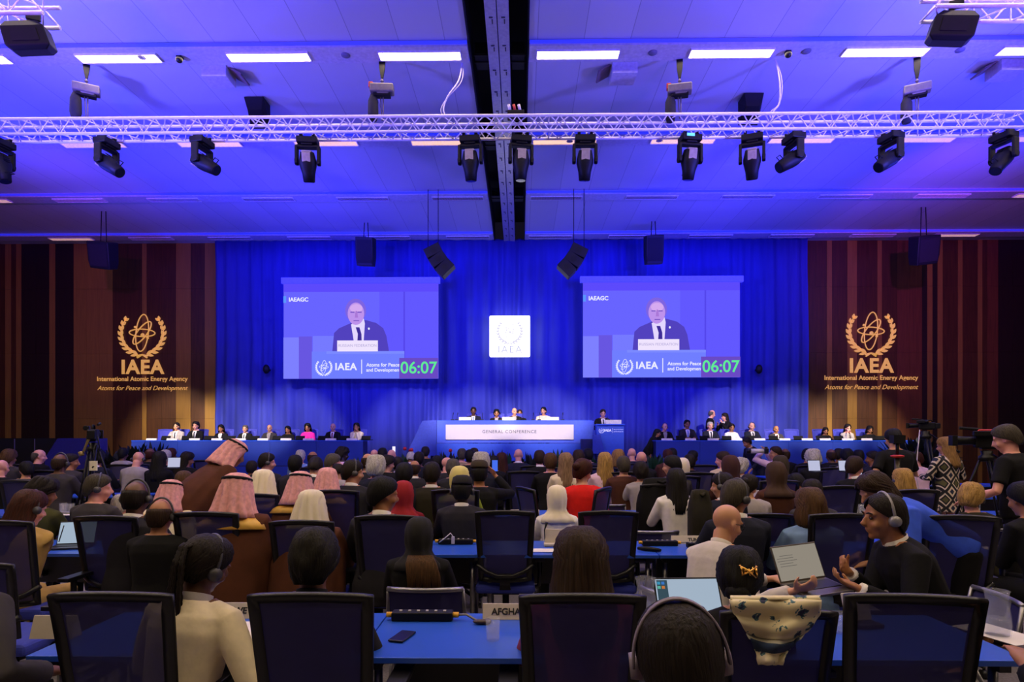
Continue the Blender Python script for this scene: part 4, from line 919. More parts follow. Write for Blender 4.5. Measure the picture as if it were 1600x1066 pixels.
def dress_up(f, loc, rz, label, hair, hc, skin, clo, scale=1.0, collar=None, headset=False, trousers=None, tie=None, eyes=False, shoes=False, sy=1.0, group=None, jname=None):
    o = obj('person', f['body'], None, skinmat(skin)); o.location = loc; o.rotation_euler = (0, 0, rz); o.scale = (scale,)*3
    tag(o, label, 'person', group)
    HMm = f['HM']
    if clo: obj(jname or ('robe' if f.get('robe') else 'jacket'), f['jacket'], o, clothmat(clo))
    obj('trousers', f['trousers'], o, clothmat(trousers or ('black' if clo not in ('khaki', 'navy') else clo)))
    if hair in ('hijab', 'ghutra', 'cap'):
        h = obj({'hijab': 'headscarf', 'ghutra': 'headcloth', 'cap': 'cap'}[hair], hairmesh(hair), o, hairmat(hc, True), HMm)
        if hair == 'ghutra': obj('head_cord', AG, h, M('cord_black', (10,9,10), 0.8), Matrix.Identity(4))
        if hair == 'cap': obj('hair', hairmesh('band'), o, hairmat('black'), HMm)
    elif hair == 'pinkcloth' or hair == 'whitecloth': obj('headcloth', hairmesh('ghutra'), o, hairmat(hc, True), HMm)
    elif hair != 'bald': obj('hair', hairmesh(hair), o, hairmat(hc), HMm)
    if collar and hair not in ('hijab', 'ghutra', 'pinkcloth', 'whitecloth'): obj('shirt_collar', f['collar'], o, clothmat(collar))
    if headset: obj('headset', HS, o, M('headset_grey', (70,68,72), 0.4), HMm)
    if shoes:
        for q in f['shoes']: obj('shoe', q, o, M('shoe_black', (12,11,12), 0.35))
    if eyes:
        [obj('eye', q, o, M('eye_dark', (40,28,24), 0.2), HMm) for q in EYES]; BC = hairmat(hc if hc in ('black','brown','grey','white','dbrown') else 'dbrown'); [obj('eyebrow', q, o, BC, HMm) for q in BROWS]
    if tie:
        if 'tie' not in f: f['tie'] = tie_mesh(f)
        obj('shirt_front', f['tie'][0], o, clothmat('white' if tie != 'open' else 'lgrey'))
        if tie != 'open' and tie != 'blouse': obj('tie', f['tie'][1], o, M('tie_'+tie, CLO[tie], 0.6))
    return o
EYES = eyes_mesh(); BROWS = brows_mesh()
# ================= tables and chairs of the audience =================
ROWS = [2.6, 4.87, 7.17, 9.5, 11.8, 14.1]
RN = ['nearest', 'second', 'third', 'fourth', 'fifth', 'sixth']
for r, y in enumerate(ROWS):
    xs = [(-4.2, 4.5)] if r else [(-2.8, 4.2)]
    if r == 1: xs.append((-9, -5.6))
    if r >= 2: xs += [(-11.3 if r > 2 else -8.5, -5.7), (6.0, 10.4)]
    for a, b in xs:
        n = round((b-a)/1.42); w_ = 1.42; 
        off = -0.36 if r == 0 else 0.0
        blk = 'middle' if a < 0 < b else ('left' if a < 0 else 'right')
        for i in range(n):
            x = a+w_*(i+0.5)+off
            px = 813+(x-CX)*F/y
            if px < -170 or px > 1760: continue
            table(x, y, w_, 'blue topped steel leg conference table, %s table row, %s' % (RN[r], ('%s block, %s from its left end' % (blk, ['first', 'second', 'third', 'fourth', 'fifth', 'sixth', 'seventh'][i])) ), 'blue conference tables of the audience')
PEOPLE_LABELS = []
def seat_chair(code, x, y, short, rz=0):
    if code == 'c': chair('full' if y < 7.6 else 'far', x, y, rz, 'dark blue mesh office chair occupied by the '+short)
    elif code == 'v': chair('low', x, y-0.02, rz, 'low visitor chair occupied by the '+short)
POSE = {'u': figure(), 'f': figure(lean=20, nod=12, vox=0.013), 'l': figure(lean=8, yaw=48, nod=8, twist=8), 'r': figure(lean=8, yaw=-50, nod=8, twist=-8), 'd': figure(lean=14, nod=32, vox=0.013),
        'w': figure(lean=5, width=0.9, bust=0, vox=0.013), 'wr': figure(lean=10, width=0.9, yaw=-45, nod=12, roll=6, vox=0.013), 'wl': figure(lean=10, width=0.9, yaw=45, nod=10, vox=0.013),
        'R': figure(lean=8, robe=True, vox=0.015), 'Rr': figure(lean=16, robe=True, yaw=-30, vox=0.015), 'ph': figure(lean=5, hands=[(-0.12, 0.35, 0.8), (0.17, 0.36, 1.12)], palms=[(0,0,-1), (-0.6,0.4,0), (1,0,0), (-0.5,0,1)], vox=0.010)}
for k in ('R', 'Rr'): POSE[k]['robe'] = True
# px top Y hair haircolour skin clothing pose chair(c v n) flags | short description
AUD = """
371 741 4.62 ghutra pink t bisht R n go | man in corded pink headcloth and brown gold trimmed robe, before the bending one
268 751 5.8 ghutra pink t cream R n go | man in pink headcloth with black cord, leftmost of the headcloth wearers
470 738 5.9 ghutra pink t bisht R n go | man in finely striped pink headcloth with black cord and brown robe
487 767 4.62 whitecloth cream t bisht R n - | person in plain cream headcloth with brown robe, directly in front of the striped one
870 759 5.8 hijab ivory t white w n - | woman in cream headscarf and white shawl between the two blue chairs
1265 765 4.62 bob lbrown p lblue u n - | woman with wavy light brown hair in light blue jacket
252 780 4.4 band brown t black u v hs | balding dark skinned man with headset in black suit behind the braided woman
68 748 5.7 curly dbrown t olive wr v - | curly haired person in olive top beside the khaki jacket woman
155 741 5.5 short salt p dgrey r n hs | man in grey suit with headset turned to his right
214 751 5.1 band dbrown b char u n hs | bald dark skinned man with headset in charcoal suit
190 790 5.9 short white l cream u n - | person in pale cream top between grey suit man and charcoal suit man
412 735 6.1 whitecloth ivory t bisht R n go | man in plain white headcloth and brown robe
512 732 6.7 pinkcloth pink t bisht R n go | man in plain pink headcloth beside the black corded one
288 736 7.2 short lbrown p lgrey u n - | brown haired man behind the leftmost pink headcloth
552 719 7.2 short dbrown l char r n hs | dark haired man with headset in charcoal suit behind the pink headcloth
600 745 4.7 short black t char r c - | bearded dark haired man looking sideways in charcoal suit
630 752 5.6 hijab dred t dred w n - | woman wrapped in a dark red headscarf
632 723 7.0 short black d navy u n - | short haired dark man in navy jacket behind the red headscarf
675 722 7.3 short dbrown l dolive u n co | neat dark haired man in dark olive suit with white collar
648 719 9.2 band brown t char u n - | balding brown man in dark suit seen between two dark heads
718 729 6.5 hijab yellow t lime w n - | woman in pale yellow headscarf and lime clothing
722 745 5.3 band black d char u n cap | man in black cap and headset with charcoal suit
749 721 7.0 cap olive t black ph n phone | man in brown cap raising a blue lit phone
588 713 8.3 curly white p navy u n - | white haired person in navy suit
575 708 9.6 band brown l char u n - | balding man in charcoal suit left of the white haired person
529 724 8.9 band dbrown l lgrey d n - | balding man bowing behind the headset man
493 717 8.5 short dbrown l char d n co | dark haired man bowing, pale collar, behind the pink headcloths
462 711 8.9 short black d char u n - | man with flat black hair in dark suit before the woman in pink
418 705 9.3 short dbrown p char r n hs | man with headset and dark hair standing out against the blue front, profile to right
394 720 10.4 short dbrown t dgrey u n - | dark haired man beside the tall bending robed man
470 703 12.2 short white p lblue u n - | small pale masked head behind the flat haired man
489 705 11.8 band brown t navy u c - | brown bald head below the bald panelist
521 709 9.4 short grey l dgrey r n - | grey haired man with dark jacket below the lady at the row's inner end
536 699 13.0 curly dbrown d pinkshirt r n - | dark curly haired person in pink top
585 702 14.0 bald grey p dgrey u n - | small pink bald head near the raised phone
598 698 13.2 short black b black ph n - | dark haired person holding up a white phone
612 702 12.6 bald grey p dgrey u n - | pink bald head right of the raised white phone
606 712 9.9 thick dbrown l black r n - | thick haired person turned sideways above the navy jacket man
622 714 10.6 short dbrown t navy u n - | dark brown head under the red flower
642 708 13.4 short white t navy d n - | person with small white cap before the dark wing of the podium
655 706 11.8 short dbrown b navy u n - | reddish dark head below the left wing of the podium
665 697 14.6 short dbrown t black u n - | farthest dark head at the left wing of the podium
683 712 10.6 short black l black u n - | black haired person before the white panel's left edge
699 714 10.4 bald grey p char r n - | balding man with pale head left of the grey haired man
708 718 9.2 thick grey l char u n - | grey bushy haired man in charcoal
722 701 13.0 short salt p tan u n - | greying head with tan jacket under the white panel
735 702 12.0 short black l black u n - | black head under the letters of the white panel
741 700 14.2 short brown l black u n - | small brown head right of the black one
752 708 9.2 curly white p navy u n - | fluffy white haired person above the brown cap man
771 712 11.0 short black l black u n co | black haired man with white collar right of the fluffy white hair
784 708 11.6 long red t black w n - | woman with long reddish hair near the leafy plants
810 701 12.4 bald grey p navy u n - | pink bald man before the podium centre
843 698 11.0 short brown p black u n co | brown haired man in black with pink collar
860 699 9.2 short lbrown p black u n - | broad shouldered man in black with light brown hair
884 702 9.0 long tan2 l cream w n - | woman with long ash hair and bright collar
904 700 11.0 long brown l navy w n - | woman with long brown hair below the dark steps
919 699 12.4 short black l navy u c - | black haired person left of the lectern foot
911 713 7.4 bun red l red wr n - | woman in bright red top with brown updo
945 702 9.2 long blond p pinkshirt w n - | woman with long wavy blond hair
966 702 11.0 bob gblond l navy w n - | woman with short dark blond hair behind the wavy blond woman
974 713 8.8 short salt l brown u n - | short brown haired man in front of the lectern's right
987 699 13.4 bald grey p navy u c - | small pink bald head right of the lectern
1002 705 10.6 bald grey p black u n - | bald man in black suit near the leafy stand
1001 722 8.6 thick dbrown l lgrey w n - | dark haired woman in grey top behind the coat draped chair
1050 697 13.2 short black t black u n - | black haired head by the leaf pots
1043 702 12.4 short red t brown u n - | reddish head partly covered by the black haired one
1049 711 8.2 short black l dgrey l n co | black haired man in dark suit with white collar, face turned left
1066 716 9.6 hijab cream t cream w n - | person in beige headscarf beside the white collared man
1056 733 6.6 long dolive2 l white w n - | woman with long dark hair in white top
1083 704 12.4 short black d black r c - | very dark head before the right table front
1077 710 10.8 short dbrown b black u n - | dark brown head next to the very dark one
1129 704 10.0 short brown p beige l n - | man in light beige jacket with brown hair
1141 712 8.0 hijab maroon t brown w n - | woman in maroon brown headscarf
1158 717 10.2 curly white l lgrey wr n - | white curly haired woman beside the maroon headscarf
1128 739 6.2 short dbrown l navy l n hs | dark haired headset man in navy suit behind the greying man
1150 750 5.0 short salt t navy r n hs | greying man with headset in dark navy suit
1170 742 6.6 bun dbrown l lgrey wr n - | woman with patterned light top behind the greying man
1226 700 13.0 band brown b black u n - | brown bald head right of the pink shirted photographer
1219 712 9.0 hijab olive t brown w n - | woman in olive brown headscarf
1212 722 7.4 hijab brown t brown w n - | woman in long brown headscarf covering her shoulders
1268 749 5.9 short dbrown l dgrey u n - | man with short brown hair behind the light blue jacket
1262 700 12.4 short black t black r n - | black haired person holding a phone up
1270 703 10.8 curly white p black u n - | pinkish white haired person in black
1298 701 12.6 band brown b black u c - | bald brown head before the right table
1311 701 13.0 short dbrown t black r n - | half hidden brown head next to the wide black haired one
1323 700 11.6 thick black l lgrey u n - | wide black haired person in pale grey
1341 703 12.8 short black b navy u n - | dark head left of the black dressed cameraman
1363 705 11.8 short dbrown t navy l n - | dark haired man facing left, navy suit
1336 713 8.0 short brown p black r n co | brown haired man in black suit in clear profile
1410 734 7.2 bob blond p black w n hs | blond woman with thin headset below the cameraman
1517 756 5.3 thick blond p dolive wr n hs | wavy blond woman with headset bending her head
1477 701 12.0 short white p black u n - | white haired person at the foot of the big tv camera
1430 706 12.0 short red p pinkshirt l n - | pink lit person reading papers in the side block
15 702 11.0 thick lbrown t dgrey u n - | brown haired person at the left border before the black partition
3 718 9.6 bald grey p black u n - | pale bald head cut by the left border
62 700 12.0 band grey p black r n - | grey headed man with headset in front of the black partition
41 721 9.2 short black l dgrey l n - | black haired man in grey jacket left of the tripod
95 708 8.8 band brown b dgrey u n hs | dark skinned man with headset left of the tripod
112 709 10.2 short dbrown t dgrey r n - | dark haired man half hidden by the tripod
152 704 10.8 short black t navy l c - | dark haired person directly behind the tripod
193 700 13.8 short black b lgrey u n - | dark small head under the black bushes
216 706 11.0 bald grey p lgrey d n hs | bald pink headed man in pale grey shirt with earpiece
250 706 10.4 long black t black w n - | woman with long black hair in black, before the far left panelists
235 700 13.0 band red b black u c - | reddish dark head at the far left table front
259 703 12.0 short white p black u n - | white haired head beside the long black hair
268 697 13.0 short red b black u n - | dark reddish head beside the white haired one
293 707 11.4 long dbrown t black wr n - | dark haired woman turned right near the empty chairs
"""
HAIRC['tan2'] = (148, 116, 84); HAIRC['dolive2'] = (30, 24, 14)
def xyz(px, top, Y): p = at(px, top, Y); return p
for ln in AUD.strip().split('\n'):
    a, desc = ln.split('|'); desc = desc.strip(); px, top, Y, hair, hc, sk, clo, po, chc, fl = a.split()
    f = POSE[po]; Y = float(Y); X0 = (float(px)-813)/F*Y+CX
    if (-8.5 if Y > 7 else -4.2) < X0 < -5.7 or -4.3 < X0 < 4.6 or X0 > 6:
        for T_ in ROWS:
            if T_-0.22 < Y < T_+0.84: Y = T_-0.22 if Y < T_+0.33 else T_+0.84
    p = at(float(px), float(top), Y)
    ex = {'curly': 0.02, 'hijab': 0.012, 'thick': 0.012}.get(hair, 0.003)
    scl = max(0.86, min(1.10, p.z/(f['top']+ex)))
    x = p.x-f['headx']*scl; y = Y-f['heady']*scl
    capf = fl == 'cap'
    o = dress_up(f, (x, y, 0), 0, desc, hair if not capf else 'band', hc, sk, clo, scl, collar='white' if ('co' in fl or capf or (clo in ('char', 'navy') and hair in ('short', 'band', 'bald') and int(px) % 2 == 0)) else None, headset=('hs' in fl or capf), shoes=Y < 7)
    if capf: obj('cap', hairmesh('cap'), o, hairmat('black', True), f['HM'])
    if 'go' in fl:
        mb = MB(); Np, R = f['Np'], f['R']; Hp = f['Hp']
        mb.rings([[Hp.lerp(Np, t)+R @ Vector((cos(a)*rx, sin(a)*ry, 0)) for a in [pi*1.12+pi*0.76*k/14 for k in range(15)]] for t, rx, ry in ((0.80, 0.262, 0.172), (0.88, 0.236, 0.150), (0.96, 0.17, 0.118))], closed=False, cap=False)
        obj('gold_trim', solid(mb, 0.012, name='gold_trim'), o, M('gold_cloth', (226, 176, 74), 0.5, var=0.1))
    if fl == 'phone':
        ph = MB().box((0, 0, 0), (0.075, 0.010, 0.14)).build('phone', M('phone_body', (20,20,24), 0.3), None, 0.006); ph.location = Vector((x, y, 0))+scl*(f['wr'][1]+Vector((-0.02, 0.05, 0.12))); tag(ph, 'phone with blue lit screen held up by the brown cap man', 'phone')
        MB().box((0, -0.006, 0), (0.066, 0.002, 0.13)).build('screen', E('phone_blue', (70,110,235), 1.0), ph)
    if px == '598':
        ph = MB().box((0, 0, 0), (0.075, 0.010, 0.15)).build('phone', M('phone_body', (20,20,24), 0.3), None, 0.006); ph.location = Vector((x, y, 0))+scl*(f['wr'][1]+Vector((-0.02, 0.05, 0.14))); tag(ph, 'phone with bright white screen raised before the blue curtain', 'phone')
        MB().box((0, -0.006, 0), (0.066, 0.002, 0.14)).build('screen', E('phone_white', (235,225,255), 1.2), ph)
    if chc == 'c' and Y > 5.4: seat_chair('c', x, y-0.02, desc if len(desc.split()) <= 8 else ' '.join(desc.split()[:8]))
    elif px == '252': chair('low', x, y+0.05, pi/2, 'low visitor chair turned sideways under the balding headset man')
    elif chc == 'v': seat_chair('v', x, y, ' '.join(desc.split()[:9]))
# chairs seen on their own, by pixel centre, top and the depth of the back
CH = """
181 922 2.32 0 1.10 | dark office chair before the woman with braids, outermost left of the nearest row
489 922 2.32 0 1.10 | office chair occupied by the dark coated person with short curly hair, nearest row
909 922 2.32 0 1.10 | office chair right of the drinking glass, occupied by the long brown haired woman
1215 948 2.46 0 1.05 | office chair with the flowered scarf draped over it
1437 925 2.25 -7 1.10 | nearest office chair in front of the man in profile with headset
-40 905 3.4 0 1.10 | office chair cropped by the left border, behind the dark sleeved man
4 812 4.1 0 1.10 | office chair with blue back behind the khaki jacket woman
169 806 4.5 0 1.10 | empty office chair beside the open laptop in the second row
325 797 4.42 0 1.10 | office chair between the headset man and the carafe
473 811 4.42 0 1.06 | office chair in front of the plain white draped headcloth
607 803 4.42 0 1.10 | office chair of the bearded man looking sideways
789 795 4.85 0 1.11 | empty office chair in the second row, in line with the white lettered podium panel
950 796 4.85 0 1.10 | empty office chair in the second row, right of the white headscarf woman
1190 801 4.7 0 1.10 | office chair in the second row behind the bald man in the light shirt
1313 801 4.4 0 1.10 | office chair in front of the light blue jacket woman
1512 805 4.3 -12 1.10 | office chair in the second row behind the headset man's shoulder
818 733 9.3 0 1.17 | empty mid hall office chair in line with the podium's centre
896 733 9.3 0 1.17 | mid hall office chair with reddish reflection, in front of the red top woman
978 737 9.1 0 1.14 | mid hall office chair in line with the lectern
1033 752 6.8 0 1.17 | office chair completely draped with a black coat
1216 745 7.4 0 1.18 | mid hall office chair in front of the brown headscarf woman
1303 757 6.6 8 1.15 | angled office chair between the profile man and the light blue jacket woman
712 760 6.1 0 1.15 | office chair around the yellow headscarf woman
525 762 6.0 0 1.15 | office chair of the plain pink headcloth man
400 770 5.8 0 1.12 | office chair of the plain white headcloth man
320 707 13.4 0 1.25 | small empty chair against the left blue front
349 707 13.4 0 1.25 | small chair just left of the bending robed man's head
1302 716 10.4 0 1.2 | empty office chair left of the profile man in black
1262 715 11.2 0 1.2 | office chair behind the bowing pink shirted man
1065 733 8.2 0 1.17 | office chair behind the long dark haired woman in white
1090 725 9.0 0 1.15 | office chair right of the white collared man
1100 716 11.4 0 1.2 | office chair left of the light beige jacket
943 729 10.4 0 1.18 | office chair in front of the wavy blond woman
24 718 11.4 0 1.2 | bright blue chair back near the left border
34 745 7.3 0 1.17 | office chair behind the curly haired person near the left border
74 727 9.4 0 1.15 | office chair left of the tripod legs
1430 763 6.6 0 1.12 | office chair of the blond woman below the cameraman
190 718 11.4 0 1.2 | office chair right of the tripod
833 722 11.0 0 1.2 | office chair of the pink bald man at the podium centre
880 720 10.4 0 1.2 | office chair below the ash haired woman
"""
for ln in CH.strip().split('\n'):
    a, lab = ln.split('|'); px, top, Y, rz, zt = [float(v) for v in a.split()]
    p = at(px, top, Y); zt2 = max(0.98, min(1.16, round(p.z/0.02)*0.02))
    chair('full' if Y < 7 else 'far', p.x, Y+0.27, radians(rz), lab.strip(), zt2-0.018)
# two bright chairs turned sideways
for px, top, Y, rz, nm in ((871, 748, 6.6, 62, 'left'), (893, 750, 6.6, -66, 'right')):
    p = at(px, top, Y)
    chair('full', p.x+(0.22 if rz < 0 else -0.22)*-1*1.0, Y+0.1, radians(rz), 'blue office chair turned sideways, %s of the pair behind the white headscarf' % nm, 1.12)
# low visitor chairs beyond the tables
for px, top, Y, lab in ((666, 933, 3.75, 'low steel framed visitor chair behind the nearest table, holding the black hooded person'), (713, 826, 6.0, 'low visitor chair right of the black hooded head, beyond the second table row'),
                        (1022, 829, 6.0, 'low visitor chair left of the tunisia name plate'), (950, 783, 8.3, 'low visitor chair beyond the third table row below the red sleeve'), (1178, 795, 7.9, 'low visitor chair behind the sierra leone name plate'),
                        (1330, 785, 8.0, 'low visitor chair near the stacked glasses, beyond the third table row'), (1545, 818, 6.2, 'low visitor chair at the right border beside the papers'), (118, 788, 7.4, 'low visitor chair at the foot of the left tripod'), (1065, 800, 7.8, 'low visitor chair next to the black coat draped chair')):
    p = at(px, top, Y); chair('low', p.x, Y+0.25, 0, lab)
# ---- people on the dais ----
def bright(c):
    m = M('dais_chair_blue', (58,62,175), 0.8, var=0.08)
    for k in bpy.data.objects:
        if k.parent == c and k.name.split('.')[0] in ('mesh_back', 'backrest_frame', 'seat'): k.material_slots[0].link = 'OBJECT'; k.material_slots[0].material = m
FR = {'u': figure(lean=2, nod=8, yaw=4), 'd': figure(lean=8, nod=20), 'l': figure(lean=4, nod=6, yaw=22), 'r': figure(lean=4, nod=6, yaw=-22), 'w': figure(lean=5, nod=14, width=0.9, bust=1), 'c': figure(lean=12, nod=10, width=0.92, bust=1, hands=[(-0.05, 0.22, 1.0), (0.05, 0.22, 1.0)])}
DAIS = """
277 660 0.8 short dbrown l lgrey u navy | man in light grey suit and dark tie, outermost left of the long left table
307 659 0.8 thick black p black u navy | young black haired man in black suit, second from the left end
347 664 0.8 long black t black w blouse | woman in black with long dark hair, third at the left table
384 664 0.8 short grey l black u navy | grey haired man in black suit at the left table
422 663 0.8 bald grey l dgrey u open | bald man in grey jacket and open white shirt at the left table
451 666 0.8 long black t black w - | woman with dark hair in black between the bald man and the pink jacket
482 662 0.8 bob black t mag w - | woman in bright magenta pink jacket
521 661 0.8 bald grey p black u dred | bald man in black suit with red tie near the left table's inner end
559 661 0.8 long black t cream c - | dark haired woman in pale jacket with hands at her face, inner end
1038 661 0.8 bald grey p black l open | bald man with headset in dark suit at the right table's inner end
1073 656 0.8 short black t char u lblue | dark haired man in charcoal suit and light blue tie
1109 659 0.8 short white p navy u navy | white haired man in navy suit seated in front of the standing man
1142 662 0.8 bun dbrown t white w - | woman in white jacket seated below the standing woman
1174 660 0.8 band grey p navy u navy | bald man in navy suit right of the woman in white
1212 665 0.8 band grey t dgrey u dred | older balding man in dark grey jacket beside an empty chair
1288 668 0.8 long dbrown t black w - | woman with long hair in black before the golden lit wood
1321 663 0.8 long dbrown p lgrey c - | woman in light patterned jacket with hands joined at her mouth
1357 666 0.8 bob black t black w - | dark haired woman in black at the outer end of the right table
740 636 1.3 short dbrown b navy u lblue | man in navy suit and light blue tie, left seat of the presiding table
776 640 1.3 thick black t black u open | black haired man in black suit, second at the presiding table
804 637 1.3 bald grey l black l open | bald man in black suit in the middle of the presiding table
812 640 1.3 short brown t black u - | person half hidden behind the bald presiding man
849 636 1.3 bun black l cream r - | woman in pale beige top with dark updo at the presiding table
"""
for ln in DAIS.strip().split('\n'):
    a, desc = ln.split('|'); px, top, fz, hair, hc, sk, clo, po, ti = a.split(); f = FR[po]; fz = float(fz)
    Y = YD+(1.15 if fz < 1 else 0.95)+(0.5 if px == '812' else 0); p = at(float(px), float(top), Y)
    scl = max(0.88, min(1.12, (p.z-fz)/(f['top']+0.01)))
    o = dress_up(f, (p.x+f['headx']*scl, Y, fz), pi, desc.strip(), hair, hc, sk, clo, scl, collar='white' if ti not in ('-', 'blouse') else None, tie=None if ti == '-' else ti, eyes=True, shoes=True, headset=px in ('1038', '1174'))
    if px != '812':
        c = chair('far', p.x, Y+0.02, pi, 'blue chair behind the '+' '.join(desc.split()[:11])); c.location.z = fz; bright(c)
for px, nm in ((250, 'beside the man in light grey suit'), (1243, 'right of the older balding man')):
    p = at(px, 700, YD+1.2); c = chair('far', p.x, YD+1.2, pi, 'empty bright blue chair on the dais, '+nm); c.location.z = 0.8; bright(c)
# name plates, laptops and microphones of the dais
NP = M('name_plate', (215,208,200), 0.5); LAP = M('laptop_black', (5,5,7), 0.7, spec=0.2)
SEAT = [245, 277, 312, 347, 384, 419, 455, 490, 525, 558, 1043, 1080, 1115, 1152, 1188, 1227, 1262, 1290, 1325, 1355]
for i, px in enumerate(SEAT):
    Y = YD+0.12; p = at(px-8 if px < 700 else px-1, 689, Y); g = 'name plates of the dais tables'
    t = MB().rings([[(-0.16, -0.03, 0), (0.16, -0.03, 0), (0.16, 0.03, 0), (-0.16, 0.03, 0)], [(-0.16, -0.005, 0.06), (0.16, -0.005, 0.06), (0.16, 0.005, 0.06), (-0.16, 0.005, 0.06)]], smooth=False).build('name_plate', NP)
    t.location = (p.x, Y, 1.56); tag(t, 'small white name plate standing on the edge of the %s dais table' % ('left' if px < 700 else 'right'), 'name plate', g+(' left' if px < 700 else ' right'))
    t = MB().box((0, 0, 0.01), (0.32, 0.22, 0.018)).build('laptop', LAP); t.location = (p.x+0.42, Y+0.16, 1.561); tag(t, 'black laptop seen from behind on the %s dais table' % ('left' if px < 700 else 'right'), 'laptop', 'laptops of the %s dais table' % ('left' if px < 700 else 'right'))
    q = MB().box((0, 0, 0), (0.28, 0.01, 0.13), Euler((-0.5, 0, 0))).build('lid', LAP, t); q.location = (0, -0.13, 0.075)
for px, nm in ((726, 'left'), (794, 'middle'), (864, 'right')):
    p = at(px, 657, YD); z = dz(658)+0.015
    t = MB().rings([[(-0.18, -0.03, 0), (0.18, -0.03, 0), (0.18, 0.03, 0), (-0.18, 0.03, 0)], [(-0.18, -0.005, 0.1), (0.18, -0.005, 0.1), (0.18, 0.005, 0.1), (-0.18, 0.005, 0.1)]], smooth=False).build('name_plate', NP)
    t.location = (p.x, YD+0.1, z); tag(t, '%s white name plate on the presiding table' % nm, 'name plate')
for px in (705, 712, 752, 780, 833, 843, 880): 
    p = at(px, 657, YD); t = empty('desk_microphone', (p.x, YD+0.35, dz(658)+0.015), label='slim black desk microphone on the presiding table', cat='microphone', group='microphones of the presiding table')
    MB().box((0, 0, 0.02), (0.1, 0.12, 0.04)).build('base', BLACK, t); MB().path([(0, 0, 0.03), (0.01, 0.02, 0.15), (0.02, 0.07, 0.24)], [0.006, 0.006, 0.013], 6).build('gooseneck', BLACK, t)
# speaker at the lectern and standing people
ST = figure('stand', lean=4, nod=16, hands=[(-0.25, 0.33, 1.12), (0.25, 0.33, 1.12)])
p = at(942, 640, YD+0.25); dress_up(ST, (p.x, YD+0.32, 0.8), pi, 'man in black suit speaking at the lectern, looking down', 'short', 'brown', 'p', 'black', (p.z-0.8)/ST['top'], collar='white', tie='navy', eyes=True, shoes=True)
s1 = figure('stand', lean=8, yaw=30, nod=14); s2 = figure('stand', lean=6, yaw=-25, nod=6, width=0.9, bust=1, hands=[(-0.05, 0.25, 1.38), (0.1, 0.3, 1.3)])
for px, top, f, rz, lab, h, hc, sk, cl, ti in ((1107, 641, s1, pi/2-0.3+pi, 'balding man in dark suit standing behind the right table, facing the woman', 'band', 'grey', 'p', 'black', 'open'), (1135, 646, s2, pi/2+0.5, 'long haired woman in black vest standing behind the right table gesturing', 'long', 'dbrown', 'p', 'black', 'blouse')):
    Y = YD+2.0; p = at(px, top, Y); dress_up(f, (p.x, Y, 0.8), rz, lab, h, hc, sk, cl, (p.z-0.8)/f['top'], collar='white', tie=ti, eyes=True, shoes=True)
f = figure('stand', lean=30, yaw=-20, nod=10, width=0.9)
p = at(1028, 664, YD+0.6); dress_up(f, (p.x-0.3, YD+0.7, 0.35), -pi/2, 'dark clothed woman with black hair leaning in at the right table inner end', 'long', 'black', 't', 'black', 0.95, shoes=True)
# plants along the foot of the dais
LEAF = M('plant_leaf', (24,62,26), 0.55, var=0.35, scale=7); LEAFD = M('plant_dark_leaf', (14,24,16), 0.6, var=0.3, scale=7); POT = M('plant_pot', (30,28,30), 0.6)
def plant(seed, dark=False, flower=False, hgt=0.75, spread_=0.42):
    rnd = random.Random(seed); t = empty('potted_plant')
    MB().lathe((0, 0, 0), [(0.16, 0), (0.22, 0.5), (0.24, 0.62), (0.2, 0.6), (0.001, 0.58)], 16).build('pot', POT, t)
    mb = MB()
    for i in range(110):
        a = rnd.random()*2*pi; el = rnd.uniform(0.2, 1.45); L_ = hgt*rnd.uniform(0.5, 1.0); d = Vector((cos(a)*cos(el)*spread_/0.42, sin(a)*cos(el)*spread_/0.42, sin(el))); s_ = Vector((-sin(a), cos(a), 0))
        b = Vector((cos(a)*0.08, sin(a)*0.08, 0.6)); wv = 0.035+0.02*rnd.random(); P = [b+d*L_*k+Vector((0, 0, -0.3*L_*k*k*cos(el))) for k in (0, 0.4, 0.75, 1)]
        V = [mb._v(P[0])]
        l = [mb._v(P[1]-s_*wv*0.5), mb._v(P[2]-s_*wv)]; r = [mb._v(P[1]+s_*wv*0.5), mb._v(P[2]+s_*wv)]; m1, m2 = mb._v(P[1]-Vector((0,0,0.01))), mb._v(P[2]-Vector((0,0,0.015))); e = mb._v(P[3])
        for fa in ((V[0], l[0], m1), (V[0], m1, r[0]), (l[0], l[1], m2, m1), (m1, m2, r[1], r[0]), (l[1], e, m2), (m2, e, r[1])): mb._f(list(fa), True)
    mb.build('foliage', LEAFD if dark else LEAF, t)
    if flower:
        for k in range(3): MB().ell((rnd.uniform(-.2, .2), rnd.uniform(-.2, .0), 1.2+rnd.uniform(0, .15)), (0.05, 0.05, 0.05)).build('blossom', M('blossom_red', (190,30,40), 0.5), t)
    return t
